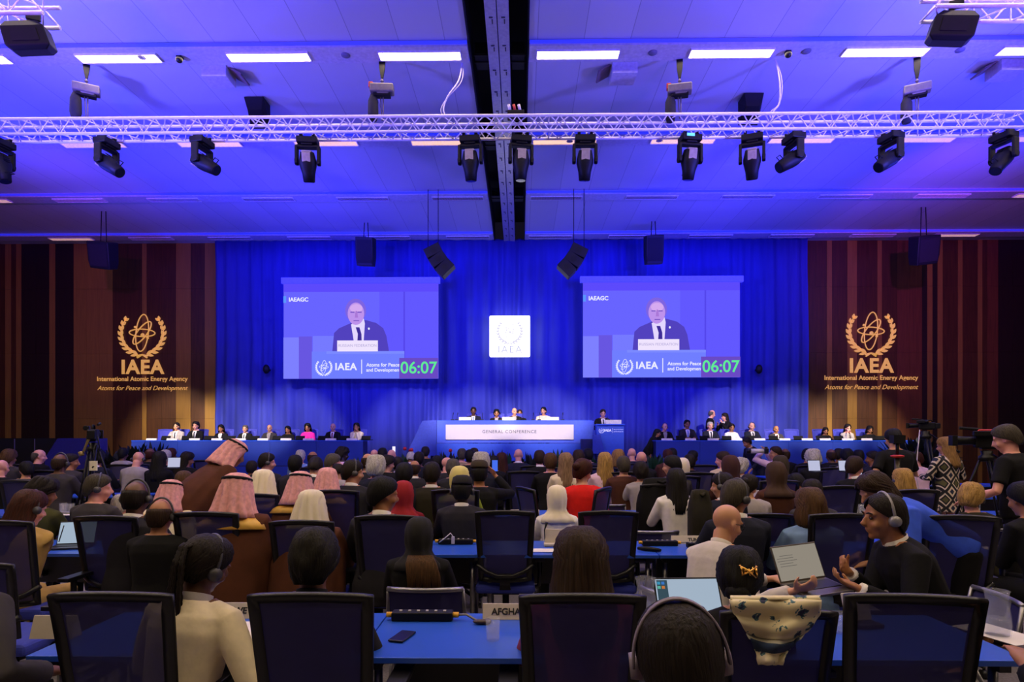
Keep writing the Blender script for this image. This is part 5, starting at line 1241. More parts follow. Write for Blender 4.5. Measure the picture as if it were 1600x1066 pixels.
for i, (px, top, Y, dk, fl, nm) in enumerate(((572, 703, 16.3, 0, 0, 'at the inner end of the left table'), (634, 704, 16.3, 0, 1, 'with red blossoms left of the podium wing'), (648, 700, 16.0, 0, 0, 'just below the podium wing'), (699, 700, 16.2, 1, 0, 'at the left edge of the white lettered panel'), (712, 705, 16.3, 0, 1, 'with red blossoms below the lettered panel'),
        (758, 700, 16.2, 1, 0, 'below the first letters of the lettered panel'), (777, 698, 16.2, 1, 0, 'below the middle of the lettered panel'), (801, 702, 16.0, 0, 0, 'between the white haired and the pink bald head'), (832, 702, 16.3, 1, 0, 'below the right half of the lettered panel'), (873, 700, 16.3, 0, 0, 'at the right edge of the lettered panel'), (934, 704, 16.2, 0, 0, 'at the left foot of the lectern'), (956, 703, 16.2, 0, 0, 'at the right foot of the lectern'), (1014, 698, 16.2, 1, 0, 'left of the right table'), (1024, 705, 15.4, 0, 0, 'lowest of those left of the right table'),
        (183, 690, 17.4, 1, 0, 'farthest left of the dark bushes'), (210, 687, 17.6, 1, 0, 'second of the dark bushes beside the left table'), (240, 686, 17.6, 1, 0, 'dark bush touching the left table'), (1412, 676, 17.6, 1, 0, 'dark bush at the outer end of the right table'), (1436, 673, 17.6, 1, 0, 'tall dark bush beside the video camera'), (1452, 680, 17.2, 1, 0, 'dark bush between the video camera and the dress'))):
    p = at(px, top, Y); t = plant(i, dk, fl, 0.72, 0.34 if i < 14 else 0.5); s_ = max(0.7, p.z/1.3); t.location = (p.x, Y, 0); t.scale = (s_,)*3; tag(t, 'leafy potted plant '+nm, 'plant', 'potted plants at the foot of the dais')
# ================= people and things of the nearest rows =================
def pos(px, Y): return (px-813)/F*Y+CX
def loc3(px, py, Y): return at(px, py, Y)
def place(f, px, top, Y, rz, lab, hair, hc, sk, clo, **k):
    """put the figure so that its head shows at px / top; rz turns it"""
    p = at(px, top, Y); s = k.pop('scale', None) or max(0.85, min(1.15, p.z/(f['top']+0.01)))
    v = Matrix.Rotation(rz, 3, 'Z') @ Vector((f['headx'], f['heady'], 0))*s
    return dress_up(f, (p.x-v.x, Y-v.y, 0), rz, lab, hair, hc, sk, clo, s, **k)
def local(o, P): return tuple((Matrix.Rotation(-o[2], 3, 'Z') @ (Vector(P)-Vector((o[0], o[1], 0))))/o[3])
# woman with braids
f = figure(lean=13, yaw=-28, nod=16, roll=10, side=4, width=0.92, vox=0.009, hands=[(-0.14, 0.36, 0.79), (0.27, 0.26, 0.72)])
o = place(f, 330, 840, 2.50, -0.12, 'woman with long dark braids in a cream blazer, headset on, nearest row', 'none_', 'dbrown', 'b', 'cream', headset=True, collar='lgrey', shoes=True) if False else None
def braids(f):
    mb = MB(); 
    m0 = shell(cap(0.004)+[(-0.035, -0.022, 0.083, 0.099, 100), (-0.065, -0.024, 0.072, 0.086, 114)], 90, 0.003, 44, noise_a=0.002, seed=1)
    b = bmesh.new(); b.from_mesh(m0); mb.bm.free(); mb.bm = b
    m = mb.mesh('braids')
    for p in m.polygons: p.use_smooth = True
    return m
_hm['braids'] = braids(f)
o = place(f, 322, 838, 2.62, -0.12, 'woman with long dark braids in a cream blazer, headset on, nearest row', 'braids', 'dbrown', 'b', 'cream', headset=True, collar='lgrey', shoes=True)
HM = f['HM']; A0 = HM @ Vector((0, -0.085, 0.085)); A1 = HM @ Vector((0, -0.135, 0.06)); back = (HM.to_3x3() @ Vector((0, -1, 0))); back.z = 0; back.normalize(); lat = Vector((-back.y, back.x, 0))
mb = MB(); rnd = random.Random(3)
for i in range(34):
    a = rnd.uniform(0, 2*pi); r = sqrt(rnd.uniform(0.05, 1)); dx = cos(a)*r; dy = sin(a)*r
    Z = lambda z, w_, b_: Vector((A1.x, A1.y, 0))+Vector((-0.012, -0.0, 0))*(A1.z-z)*4+lat*dx*w_+Vector((0, -1, 0))*(b_+dy*w_*0.5)+Vector((0, 0, z))
    BP = ([A0+lat*dx*0.02, A1+lat*dx*0.022+Vector((0, 0, dy*0.015)), Z(A1.z-0.06, 0.032, 0.03), Z(A1.z-0.18, 0.042, 0.045), Z(A1.z-0.34, 0.052+rnd.uniform(-.006,.006), 0.04), Z(A1.z-0.50, 0.050, 0.035), Z(A1.z-0.60-rnd.uniform(0, .1), 0.04, 0.03)])
    BQ = [BP[k].lerp(BP[k+1], j/8) for k in range(6) for j in range(8)]
    mb.path(BQ, [(0.0105 if q % 2 else 0.0065)*(1-0.35*q/48) for q in range(len(BQ))], 6)
m = mb.mesh('braids'); [setattr(p_, 'use_smooth', True) for p_ in m.polygons]
obj('braids', m, o, hairmat('dbrown'))
f = figure(lean=8, nod=10, vox=0.010, width=1.0)
place(f, 493, 829, 2.66, 0, 'person with short dark curly hair in a dark coat, nearest row', 'thick', 'dolive2', 'b', 'dolive', shoes=True, collar='black', trousers='black')
# black hooded woman with long brown hair
f = figure(lean=4, nod=6, vox=0.010, width=1.02); o = place(f, 655, 809, 3.95, 0, 'woman in black headscarf and hooded black coat, long brown hair down her back', 'hijab', 'hblack', 'l', 'black', shoes=True)
mb = MB(); rnd = random.Random(5)
for i in range(44):
    u = i/43; x = -0.07+0.22*u; mb.path([(x*0.75, -0.118, -0.13), (x*0.92+0.005, -0.155, -0.18), (x+0.02+rnd.uniform(-.006,.006), -0.165, -0.27), (x*1.05+0.03+rnd.uniform(-.012,.012), -0.16, -0.36-rnd.uniform(0, .07))], [0.007, 0.009, 0.008, 0.003], 5)
m = mb.mesh('hair'); [setattr(p, 'use_smooth', True) for p in m.polygons]
obj('hair', m, o, hairmat('lbrown'), f['HM'])
mb = MB(); mb.xf = f['HM']; mb.rings([[(cos(a)*r, sin(a)*r*0.8-0.06, z) for a in [pi+pi*k/12 for k in range(13)]] for r, z in ((0.12, -0.15), (0.15, -0.20), (0.14, -0.26))], closed=False, cap=False)
# woman with long brown hair
f = figure(lean=8, nod=12, vox=0.010, width=0.94)
CLO['rose'] = (150, 62, 92)
o = place(f, 907, 829, 2.68, 0, 'woman with long straight brown hair in a rose top, seen over the chair back', 'long', 'brown', 'l', 'rose', shoes=True)
[k for k in bpy.data.objects if k.parent == o and k.name.startswith('hair')][0].scale = (1.22, 1.12, 1.08)
# close head with grey headset band
f = figure(lean=10, nod=4, vox=0.009, roll=-6, yaw=-8); o = place(f, 1062, 937, 1.42, 0, 'dark haired person with wide grey headset band, closest head at the bottom edge', 'short', 'dbrown', 'l', 'black', scale=1.0)
h = [k for k in bpy.data.objects if k.parent == o and k.name.startswith('hair')][0]; h.scale = (1.03, 1.05, 1.03)
mb = MB(); P = [(cos(a)*0.106, -0.03-0.012*sin(a), -0.005+sin(a)*0.150) for a in [pi*k/24 for k in range(25)]]
mb.path(P, 0.0035, 8); 
for q in (-0.010, -0.005, 0.005, 0.010): mb.path([(x, y+q, z) for x, y, z in P], 0.0035, 6)
for s in (-1, 1): mb.tube((s*0.088, 0.02, -0.012), (s*0.115, 0.02, -0.012), 0.034, 0.03, 16)
m = mb.mesh('headset'); [setattr(p, 'use_smooth', True) for p in m.polygons]; obj('headset', m, o, M('headset_lilac', (132,120,135), 0.45), f['HM'])
# woman with gold hair clip
f = figure(lean=14, nod=10, yaw=-24, vox=0.010, width=0.92); o = place(f, 1156, 858, 2.74, 0, 'dark haired woman with a gold claw clip, on the chair with the flowered scarf', 'thick', 'hblack', 'l', 'black', shoes=True)
mb = MB(); 
for k in range(5): mb.path([(-0.035+0.018*k, -0.125, 0.055), (-0.03+0.016*k, -0.142, 0.03), (-0.035+0.018*k+0.008*(-1)**k, -0.128, -0.005)], [0.004, 0.006, 0.003], 6)
mb.path([(-0.04, -0.128, 0.05), (0.0, -0.15, 0.025), (0.04, -0.128, 0.05)], 0.006, 6); mb.path([(-0.035, -0.13, -0.0), (0.0, -0.148, 0.025), (0.036, -0.13, 0.0)], 0.006, 6)
obj('hair_clip', mb.mesh('clip'), o, M('gold_clip', (235,180,90), 0.25, 0.9), f['HM'] @ Matrix.Rotation(0.35, 4, 'Z'))
mb = MB(); mb.ell((0, -0.10, -0.075), (0.06, 0.045, 0.045), 16, 10); m = mb.mesh('bun'); obj('hair_bun', m, o, hairmat('hblack'), f['HM'])
# bald man in light shirt leaning to the laptop
rz = -0.85; s = 1.0; hx, hy = pos(1098, 3.78), 3.78
g = (hx, hy, rz, 1.0)
f = figure(lean=24, nod=12, yaw=-22, vox=0.009, hands=[local(g, loc3(1200, 905, 4.0)), local(g, loc3(1238, 925, 3.42))], palms=[(0,0,-1), (0,0,1), (0.8,0.2,0), (0.3,-0.6,0.6)], curl=0.9)
o = dress_up(f, (hx, hy, 0), rz, 'bald man with glasses in a light shirt leaning over, one hand under the held laptop', 'band', 'salt', 'l', 'lgrey', 1.0, collar='lgrey', shoes=True, eyes=True)
o.children if False else None
for k in [k for k in bpy.data.objects if k.parent == o and k.name.startswith('hair')]: bpy.data.objects.remove(k)
clothmat('lgrey')
CLO['shirt'] = (205, 196, 188)
for k in bpy.data.objects:
    if k.parent == o and k.name.split('.')[0] in ('jacket', 'shirt_collar'): k.material_slots[0].material = clothmat('shirt'); k.name = k.name.replace('jacket', 'shirt')
mb = MB()
for q in (-1, 1):
    mb.path([(q*0.034+cos(a)*0.026, 0.104-abs(q*0.034+cos(a)*0.026)*0.25, 0.006+sin(a)*0.019) for a in [2*pi*k/16 for k in range(17)]], 0.0022, 5); mb.path([(q*0.06, 0.088, 0.012), (q*0.08, 0.05, 0.014), (q*0.084, -0.005, 0.006)], 0.0025, 5)
mb.path([(-0.009, 0.104, 0.008), (0, 0.110, 0.012), (0.009, 0.104, 0.008)], 0.0022, 5)
obj('glasses', mb.mesh('glasses'), o, BLACK, f['HM'])
BALD = o
tag(chair('low', hx-0.02, hy, rz, 'low chair under the bald man in the light shirt'), None)
# man in profile with headset holding the laptop
rz = pi/2-0.12; hx, hy = pos(1462, 3.62), 3.62; g = (hx, hy, rz, 1.08)
f = figure(lean=27, nod=-2, yaw=6, vox=0.008, hands=[local(g, loc3(1345, 922, 3.42)), local(g, loc3(1328, 897, 3.62))], palms=[(0.1,0.2,1), (-0.6,0.2,-0.2), (1,0.3,0.2), (0.1,0.2,1)], curl=0.7, elb=[(-0.3,-0.4,-0.8), (0.3,-0.3,-0.9)])
o = dress_up(f, (hx, hy, 0), rz, 'man in black suit with headset in profile, both arms stretched out holding a laptop', 'short', 'dbrown', 't', 'black', 1.08, collar='white', shoes=True, eyes=True, headset=True)
for k in bpy.data.objects:
    if k.parent == o and k.name.startswith('headset'): k.material_slots[0].material = M('headset_silver', (150,146,150), 0.35, 0.3)
# shirt cuffs
for i in (0, 1):
    W, d = f['wr'][i], f['wdir'][i]; MB().tube(W-d*0.03, W+d*0.008, 0.040, 0.037, 14).build('shirt_cuff', clothmat('white'), o)
chair('low', hx+0.02, hy, rz, 'low chair under the man in profile with headset')
# the laptop they hold
def laptop(w, d, lab, screen, body=(90,88,90), open_=105, k=0.9):
    t = empty('laptop', label=lab, cat='laptop'); B = M('laptop_%d' % body[0], body, 0.35, 0.5)
    MB().box((0, 0, 0.008), (w, d, 0.016)).build('base', B, t, 0.004)
    MB().box((0, 0.02, 0.0175), (w*0.9, d*0.5, 0.003)).build('keyboard', BLACK, t)
    a = radians(open_-90); q = MB().box((0, 0, d/2), (w, 0.008, d)).build('lid', B, t, 0.003); q.location = (0, d/2, 0.014); q.rotation_euler = (-a, 0, 0)
    scn = MB().box((0, -0.0052, d/2), (w*0.95, 0.002, d*0.91)).build('screen', E('lap_'+lab[:12], screen, k), q)
    return t, q
t, q = laptop(0.31, 0.21, 'open silver laptop held up in the air between two men, pale screen', (186,176,160), (104,98,92), 118, 0.55)
p = loc3(1276, 921, 3.46); t.location = p; t.rotation_euler = (0.12, -0.06, 0.28)
for i in range(5): MB().box((-0.07-0.01*(i % 2), -0.0066, 0.15-i*0.015), (0.09+0.02*(i % 3), 0.001, 0.003)).build('text_line', E('lap_ink', (130,124,118), 0.5), q)
# woman bending in blue blazer
f = figure('stand', lean=60, nod=16, yaw=8, vox=0.011, bust=1, hands=[(-0.15, 0.62, 0.80), (0.15, 0.60, 0.80)], width=0.98)
o = place(f, 1366, 738, 4.5, pi/2-0.15, 'woman in bright blue blazer bending forward behind the man in profile', 'bob', 'brown', 'l', 'blue', shoes=True, scale=0.99)
# left edge man
g = (pos(-150, 2.2), 2.2, 0, 1.08)
f = figure(lean=16, nod=8, vox=0.011, hands=[(-0.2, 0.36, 0.78), local(g, loc3(72, 1050, 2.42))])
o = dress_up(f, (g[0], g[1], 0), 0, 'man in dark grey suit cut by the left border, hand beside the nearest chair', 'short', 'dbrown', 'b', 'dgrey', 1.08, collar='white', shoes=True)
# khaki woman with laptop
g = (pos(40, 4.3), 4.3, 0, 1.0)
f = figure(lean=16, nod=14, yaw=-22, vox=0.011, width=0.95, hands=[(-0.2, 0.35, 0.79), local(g, loc3(92, 850, 4.95))], curl=1.1)
o = place(f, 47, 776, 4.45, 0, 'woman with long auburn hair and headset in khaki jacket, writing on a tablet', 'long', 'red', 'p', 'khaki', headset=True, shoes=True, scale=1.0)
t, q = laptop(0.29, 0.2, 'open laptop with pale document screen beside the khaki jacket woman', (168,186,205), (60,60,66), 112, 0.9); t.location = (pos(100, 5.1), 5.12, 0.742); t.rotation_euler[2] = 0.25
w_ = MB().tube((0, 0, 0), (0.02, 0.03, 0.13), 0.004, n=8).build('pen', BLACK); w_.location = loc3(92, 847, 4.98)-Vector((0, 0, 0.0)); tag(w_, 'dark pen in the hand of the khaki jacket woman', 'pen')
# right edge people
g = (pos(1800, 1.95), 1.95, 0, 1.0)
f = figure(lean=20, nod=10, vox=0.012, hands=[local(g, loc3(1618, 1066, 2.15)), (0.2, 0.35, 0.8)])
dress_up(f, (g[0], g[1], 0), 0, 'person in black clothing cut by the right border at the bottom, hand visible', 'thick', 'black', 't', 'black', 1.05)
g = (pos(1640, 4.55), 4.55, 0.2, 1.0)
f = figure(lean=20, nod=10, vox=0.012, hands=[local(g, loc3(1562, 868, 4.98)), (0.2, 0.35, 0.8)])
dress_up(f, (g[0], g[1], 0), 0.2, 'dark suited man cut by the right border with one hand on the blue table', 'short', 'black', 't', 'black', 1.05)
# standing black shirt man at the tv camera
g = (pos(1580, 6.0), 6.0, 0.55, 1.02)
f = figure('stand', lean=8, nod=20, yaw=14, vox=0.011, short_sleeve=True, width=1.1, hands=[(-0.25, 0.30, 1.02), (0.12, 0.36, 1.05)])
o = place(f, 1571, 675, 6.0, 0.55, 'camera operator in black t-shirt standing at the large tv camera, back to us', 'short', 'salt', 'p', 'black', shoes=True, scale=1.05)
f = figure('stand', lean=6, nod=14, vox=0.012, short_sleeve=True, width=1.12, hands=[(-0.26, 0.2, 1.08), (0.2, 0.32, 1.2)])
o = place(f, 1395, 671, 8.25, 0.1, 'camera operator in black shirt and vest standing behind a monopod, right table behind', 'short', 'black', 'l', 'black', shoes=True, scale=1.04)
# woman in patterned dress
def dressmat():
    m = bpy.data.materials.new('patterned_dress'); m.use_nodes = True; nt = m.node_tree; b = nt.nodes['Principled BSDF']; b.inputs['Roughness'].default_value = 0.8
    tc = nt.nodes.new('ShaderNodeTexCoord'); mp = nt.nodes.new('ShaderNodeMapping'); nt.links.new(tc.outputs['Object'], mp.inputs[0]); sp = nt.nodes.new('ShaderNodeSeparateXYZ'); nt.links.new(mp.outputs[0], sp.inputs[0])
    def mt(op, a, b_=None, v=None):
        n = nt.nodes.new('ShaderNodeMath'); n.operation = op; nt.links.new(a, n.inputs[0])
        if b_ is not None: nt.links.new(b_, n.inputs[1])
        elif v is not None: n.inputs[1].default_value = v
        return n.outputs[0]
    def tri(a, per): return mt('ABSOLUTE', mt('SUBTRACT', mt('FRACT', mt('DIVIDE', mt('ADD', a, v=10.0), v=per)), v=0.5))
    d = mt('ADD', tri(sp.outputs[0], 0.17), tri(sp.outputs[2], 0.24))
    r = nt.nodes.new('ShaderNodeValToRGB'); r.color_ramp.interpolation = 'CONSTANT'; nt.links.new(d, r.inputs[0]); el = r.color_ramp.elements
    el[0].position = 0; el[0].color = (*lin((28,36,60)), 1); el[1].position = 0.18; el[1].color = (*lin((210,190,160)), 1)
    for p, c in ((0.34, (20,18,18)), (0.58, (210,192,164)), (0.68, (18,17,20)), (0.80, (84,82,40))): e = el.new(p); e.color = (*lin(c), 1)
    nt.links.new(r.outputs[0], b.inputs['Base Color']); return m
f = figure('stand', lean=2, nod=10, yaw=18, vox=0.012, width=0.98, dress=0.62, hands=[(-0.18, 0.28, 1.12), (0.2, 0.26, 1.15)])
o = place(f, 1476, 687, 9.0, 0.2, 'woman standing in a black and cream diamond patterned dress, seen from behind', 'long', 'gblond', 'l', 'black', shoes=True, scale=0.97)
for k in bpy.data.objects:
    if k.parent == o and k.name.startswith('jacket'): k.material_slots[0].material = dressmat(); k.name = 'dress'
    if k.parent == o and k.name.startswith('trousers'): bpy.data.objects.remove(k)
# bending suit man and photographer before the right table, bowed pink shirt
f = figure('stand', lean=32, nod=18, vox=0.014, hands=[(-0.2, 0.35, 0.85), (0.2, 0.4, 0.95)])
place(f, 1167, 688, 15.6, pi/2+0.3, 'man in dark suit bending forward in front of the right table beside the photographer', 'short', 'dbrown', 't', 'navy', collar='white', shoes=True, scale=1.02)
f = figure(lean=4, nod=2, yaw=60, twist=10, vox=0.014, hands=[(-0.16, 0.22, 1.2), (-0.02, 0.3, 1.2)])
o = place(f, 1211, 697, 12.9, 0.3, 'photographer in pale pink shirt aiming a long white lens to his left', 'short', 'brown', 'l', 'pinkshirt', shoes=True)
t = empty('photo_camera', loc3(1197, 705, 12.75), 1.35, 'black photo camera with long white zoom lens held by the photographer', 'camera')
MB().box((0, 0, 0), (0.15, 0.08, 0.11)).box((0, 0, 0.07), (0.06, 0.06, 0.04)).build('body', BLACK, t, 0.01); MB().tube((0, 0.04, 0), (0, 0.3, 0), 0.045, 0.05, 14).build('lens', M('lens_white', (215,210,205), 0.4), t); MB().tube((0, 0.3, 0), (0, 0.38, 0), 0.058, n=14).build('lens_hood', BLACK, t)
f = figure(lean=46, nod=20, yaw=20, vox=0.014); place(f, 1243, 722, 8.4, 0.45, 'man in pale pink shirt bowing far forward with his back up', 'short', 'black', 't', 'pinkshirt', shoes=True, scale=1.05)
# bending robed man
f = figure('stand', lean=40, nod=18, vox=0.014, robe=True, hands=[(-0.2, 0.4, 0.95), (0.2, 0.42, 0.95)]); f['robe'] = True
o = place(f, 366, 706, 6.3, -0.75, 'robed man standing bent over, pink headcloth with black cord, brown robe', 'ghutra', 'pink', 't', 'bisht', shoes=True, scale=1.04)
mb = MB(); mb.rings([[(cos(2*pi*k/28)*rx*(1+0.03*sin(k*3)), sin(2*pi*k/28)*ry+yo, z) for k in range(28)] for rx, ry, yo, z in ((0.27, 0.24, 0.0, 0.05), (0.27, 0.24, 0, 0.5), (0.28, 0.24, 0.0, 0.85), (0.22, 0.2, 0.02, 1.0))])
obj('robe_skirt', fuse(mb, 0.02, 4, 'robe_skirt'), o, clothmat('bisht'))
# ---- cameras and tripods ----
TRI = M('tripod_black', (22,21,23), 0.4, 0.4)
def tripod(x, y, h, lab, spread_=0.42, handle=True, col=TRI):
    t = empty('camera_tripod', (x, y, 0), label=lab, cat='tripod')
    for k in range(3):
        a = 2*pi*k/3+0.5; mb = MB(); d = Vector((cos(a), sin(a), 0)); s_ = Vector((-sin(a), cos(a), 0))*0.022
        top = d*0.06+Vector((0, 0, h-0.12)); mid = d*(0.06+spread_*0.45)+Vector((0, 0, h*0.5)); ft = d*(0.06+spread_)+Vector((0, 0, 0.02))
        mb.tube(top+s_, mid+s_, 0.012, n=8).tube(top-s_, mid-s_, 0.012, n=8).tube(mid.lerp(top, 0.1), ft, 0.014, n=8).ell(ft, (0.025, 0.025, 0.02), 8, 6).box(mid, (0.05, 0.05, 0.05)); mb.build('leg', col, t)
    MB().lathe((0, 0, h-0.14), [(0.05, 0), (0.08, 0.02), (0.075, 0.06), (0.05, 0.08), (0.06, 0.12), (0.001, 0.13)], 18).build('head', TRI, t)
    if handle: MB().path([(0.05, -0.02, h-0.06), (0.22, -0.30, h-0.28), (0.25, -0.36, h-0.32)], [0.01, 0.01, 0.018], 8).build('pan_handle', TRI, t)
    return t
def tvcamera(loc, rz, lab, big=True, red=False, k=1.0):
    t = empty('television_camera', loc, rz, lab, 'camera')
    def S(*v): return tuple(a*k for a in v)
    MB().box(S(0, -0.05, 0.12), S(0.14, 0.42, 0.20)).box(S(0, -0.31, 0.12), S(0.12, 0.12, 0.16)).build('body', MATB, t, 0.012)
    MB().tube(S(0, 0.16, 0.13), S(0, 0.44, 0.13), 0.062*k, 0.075*k, 16).box(S(0, 0.44, 0.13), S(0.2, 0.07, 0.16)).build('lens', MATB, t, 0.004)
    MB().path([S(0, -0.18, 0.22), S(0, -0.14, 0.29), S(0, 0.1, 0.29), S(0, 0.14, 0.22)], 0.016*k, 8).build('handle', RED if red else MATB, t)
    MB().box(S(-0.11, 0.10, 0.24), S(0.08, 0.22, 0.08)).tube(S(-0.11, 0, 0.24), S(-0.11, -0.09, 0.24), 0.03*k, 0.045*k, 12).build('viewfinder', MATB, t, 0.008)
    MB().tube(S(0.06, 0.05, 0.30), S(0.06, 0.34, 0.33), 0.022*k, 0.026*k, 10).build('microphone', M('mic_foam', (24,24,26), 0.95), t)
    MB().box(S(0, -0.05, 0.01), S(0.10, 0.26, 0.025)).build('mounting_plate', TRI, t)
    if big: MB().path([S(0.09, -0.3, 0.1), S(0.12, -0.3, -0.1), S(0.06, -0.2, -0.35)], 0.007, 6).path([S(-0.07, -0.25, 0.1), S(-0.1, -0.2, -0.15), S(-0.02, -0.15, -0.4)], 0.006, 6).build('cable', BLACK, t)
    return t
x, y = pos(1534, 6.9), 6.9; z = at(1534, 702, y).z
tripod(x, y, z, 'heavy black tripod under the large tv camera, right side', 0.5); tvcamera((x, y, z), 1.25, 'large black tv camera with red topped handle, aimed at the stage from the right', True, True, 0.72)
x, y = pos(1440, 9.2), 9.2; z = at(1440, 672, y).z
tripod(x, y, z, 'slim black tripod with white cable left of the patterned dress', 0.45); tvcamera((x, y, z), 0.9, 'small black video camera on the slim tripod beside the patterned dress', False, k=0.5)
mb = MB(); P = [at(1437, 672, 9.1), at(1434, 705, 9.05), at(1431, 740, 9.0), at(1436, 768, 9.1), at(1428, 790, 9.1)]; mb.path(P, 0.007, 6); tag(mb.build('camera_cable', M('white_cable', (215,205,210), 0.6)), 'thin white cable hanging down the slim tripod', 'cable')
x, y = pos(140, 7.9), 7.9; z = at(140, 690, y).z
tripod(x, y, z, 'black tripod with cables in the left aisle', 0.42); tvcamera((x, y, z), 0.5, 'black tv camera with many fittings in the left aisle', True, k=0.72)
t = MB().path([at(146, 676, 7.7), at(137, 690, 7.68), at(128, 712, 7.68)], [0.018, 0.016, 0.014], 8).path([at(128, 712, 7.68), at(126, 706, 7.68)], 0.03, 8).build('zoom_lever', M('brass_rod', (170,150,90), 0.4, 0.5)); tag(t, 'long pale brass coloured zoom lever on the left aisle tripod', 'lever')
t = MB().box((0, 0, 0), (0.09, 0.02, 0.12)).build('tag_card', M('tag_white', (225,215,185), 0.6, emit=0.05)); t.location = at(146, 728, 7.55); tag(t, 'small white box dangling below the left aisle camera', 'box')
MB().path([at(146, 728, 7.55)+Vector((0,0,.05)), at(147, 700, 7.6)], 0.004, 5).build('cord', BLACK, t).matrix_parent_inverse = Matrix.Translation(-t.location)
# monopod of the operator
x, y = pos(1397, 7.6), 7.6; z = at(1397, 684, y).z
t = empty('monopod', (x, y, 0), label='grey monopod with red ring before the black shirted operator', cat='monopod'); MB().tube((0, 0, 0.05), (0, 0, z-0.25), 0.03, n=12).tube((0, 0, 0), (0, 0, 0.06), 0.022, 0.03, 12).build('pole', M('monopod_grey', (70,62,50), 0.4, 0.3), t); MB().lathe((0, 0, z-0.25), [(0.04, 0), (0.075, 0.015), (0.075, 0.03), (0.04, 0.04)], 16).build('ring', RED, t); MB().tube((0, 0, z-0.22), (0, 0, z-0.05), 0.02, n=10).box((0, 0, z-0.02), (0.14, 0.1, 0.10)).build('clamp_head', BLACK, t)
# ---- scarf and coats on chairs ----
def scarfmat():
    m = bpy.data.materials.new('flowered_scarf'); m.use_nodes = True; nt = m.node_tree; b = nt.nodes['Principled BSDF']; b.inputs['Roughness'].default_value = 0.8
    tc = nt.nodes.new('ShaderNodeTexCoord'); n1 = nt.nodes.new('ShaderNodeTexNoise'); n1.inputs['Scale'].default_value = 26; n1.inputs['Distortion'].default_value = 1.5; n2 = nt.nodes.new('ShaderNodeTexVoronoi'); n2.inputs['Scale'].default_value = 13
    nt.links.new(tc.outputs['Object'], n1.inputs['Vector']); nt.links.new(tc.outputs['Object'], n2.inputs['Vector'])
    a = nt.nodes.new('ShaderNodeMath'); a.operation = 'SUBTRACT'; nt.links.new(n1.outputs['Fac'], a.inputs[0]); nt.links.new(n2.outputs['Distance'], a.inputs[1])
    r = nt.nodes.new('ShaderNodeValToRGB'); nt.links.new(a.outputs[0], r.inputs[0]); r.color_ramp.interpolation = 'CONSTANT'; el = r.color_ramp.elements
    el[0].position = 0; el[0].color = (*lin((222,208,170)), 1); el[1].position = 0.22; el[1].color = (*lin((72,110,120)), 1); e = el.new(0.31); e.color = (*lin((40,44,80)), 1)
    nt.links.new(r.outputs[0], b.inputs['Base Color']); return m
SM = scarfmat(); SB = M('scarf_border', (34,52,84), 0.8, var=0.3, scale=30)
t = empty('flowered_scarf', at(1213, 940, 2.42), label='cream scarf with blue and green leaf pattern draped over a chair back', cat='scarf')
cx0 = at(1213, 940, 2.42)
def sc_pt(u, v):
    le = [1140, 1146, 1160, 1172, 1180, 1186][int(v*5)] + ((v*5) % 1)*([6, 14, 12, 8, 6, 0][int(v*5)]); re = [1282, 1281, 1268, 1250, 1232, 1222][int(v*5)] + ((v*5) % 1)*([-1, -13, -18, -18, -10, 0][int(v*5)])
    px = le+(re-le)*u; py = 938+100*v+10*sin(pi*u)*(1-v)*v*4
    return at(px, py, 2.385-0.02*sin(u*9+v*5)-0.012*sin(v*22)-0.05*sin(pi*u)*(0.3+v*0.4))-cx0
def patch(v0, v1, name, mat):
    mb = MB(); mb.rings([[sc_pt(u/28, v0+(v1-v0)*k/14) for u in range(29)] for k in range(15)], closed=False, cap=False)
    if v0 == 0: mb.rings([[at(1141+141*u/28, 938+dy, yy)-cx0 for u in range(29)] for yy, dy in ((2.375, 0), (2.40, -5), (2.47, -3), (2.50, 22))], closed=False, cap=False)
    obj(name, solid(mb, 0.006, 0, name), t, mat)
patch(0, 0.52, 'upper_cloth', SM); patch(0.52, 0.60, 'light_border', M('scarf_pale', (190,186,168), 0.8, var=0.1)); patch(0.60, 0.74, 'dark_border', SB); patch(0.74, 0.999, 'hanging_end', SM)
def coat(px, top, Y, wpx, bot, lab, col):
    k = F/Y; p = at(px, top, Y); W = wpx/k/2; H_ = (bot-top)/k; t = MB(); n = 24; rs = []
    for v in range(9):
        q = v/8; w_ = W*(0.72+0.28*min(1, q*3.2)); d = 0.05+0.07*min(1, q*2)
        rs.append([(math.copysign(abs(cos(a))**0.6, cos(a))*w_*(1+0.03*sin(6*a+q*2)), math.copysign(abs(sin(a))**0.7, sin(a))*d+0.012*sin(8*a), 0.02-0.02*(cos(a)**2)-H_*q) for a in [2*pi*i/n for i in range(n)]])
    t.rings(rs); o = t.build('draped_coat', clothmat(col)); o.location = (p.x, Y+0.0, p.z+0.01)
    for f_ in o.data.polygons: f_.use_smooth = True
    q = MB(); q.path([(-W*0.3, -0.02, 0.0), (0, -0.07, -0.03), (W*0.3, -0.02, 0.0)], 0.028, 8, 0.6); q.build('collar', clothmat(col), o)
    tag(o, lab, 'coat')
coat(1033, 751, 6.8, 76, 850, 'black coat hung over a whole chair back behind the white top woman', 'black'); coat(1094, 770, 5.9, 36, 845, 'dark green black coat hanging on a chair left of the greying man', 'dolive')
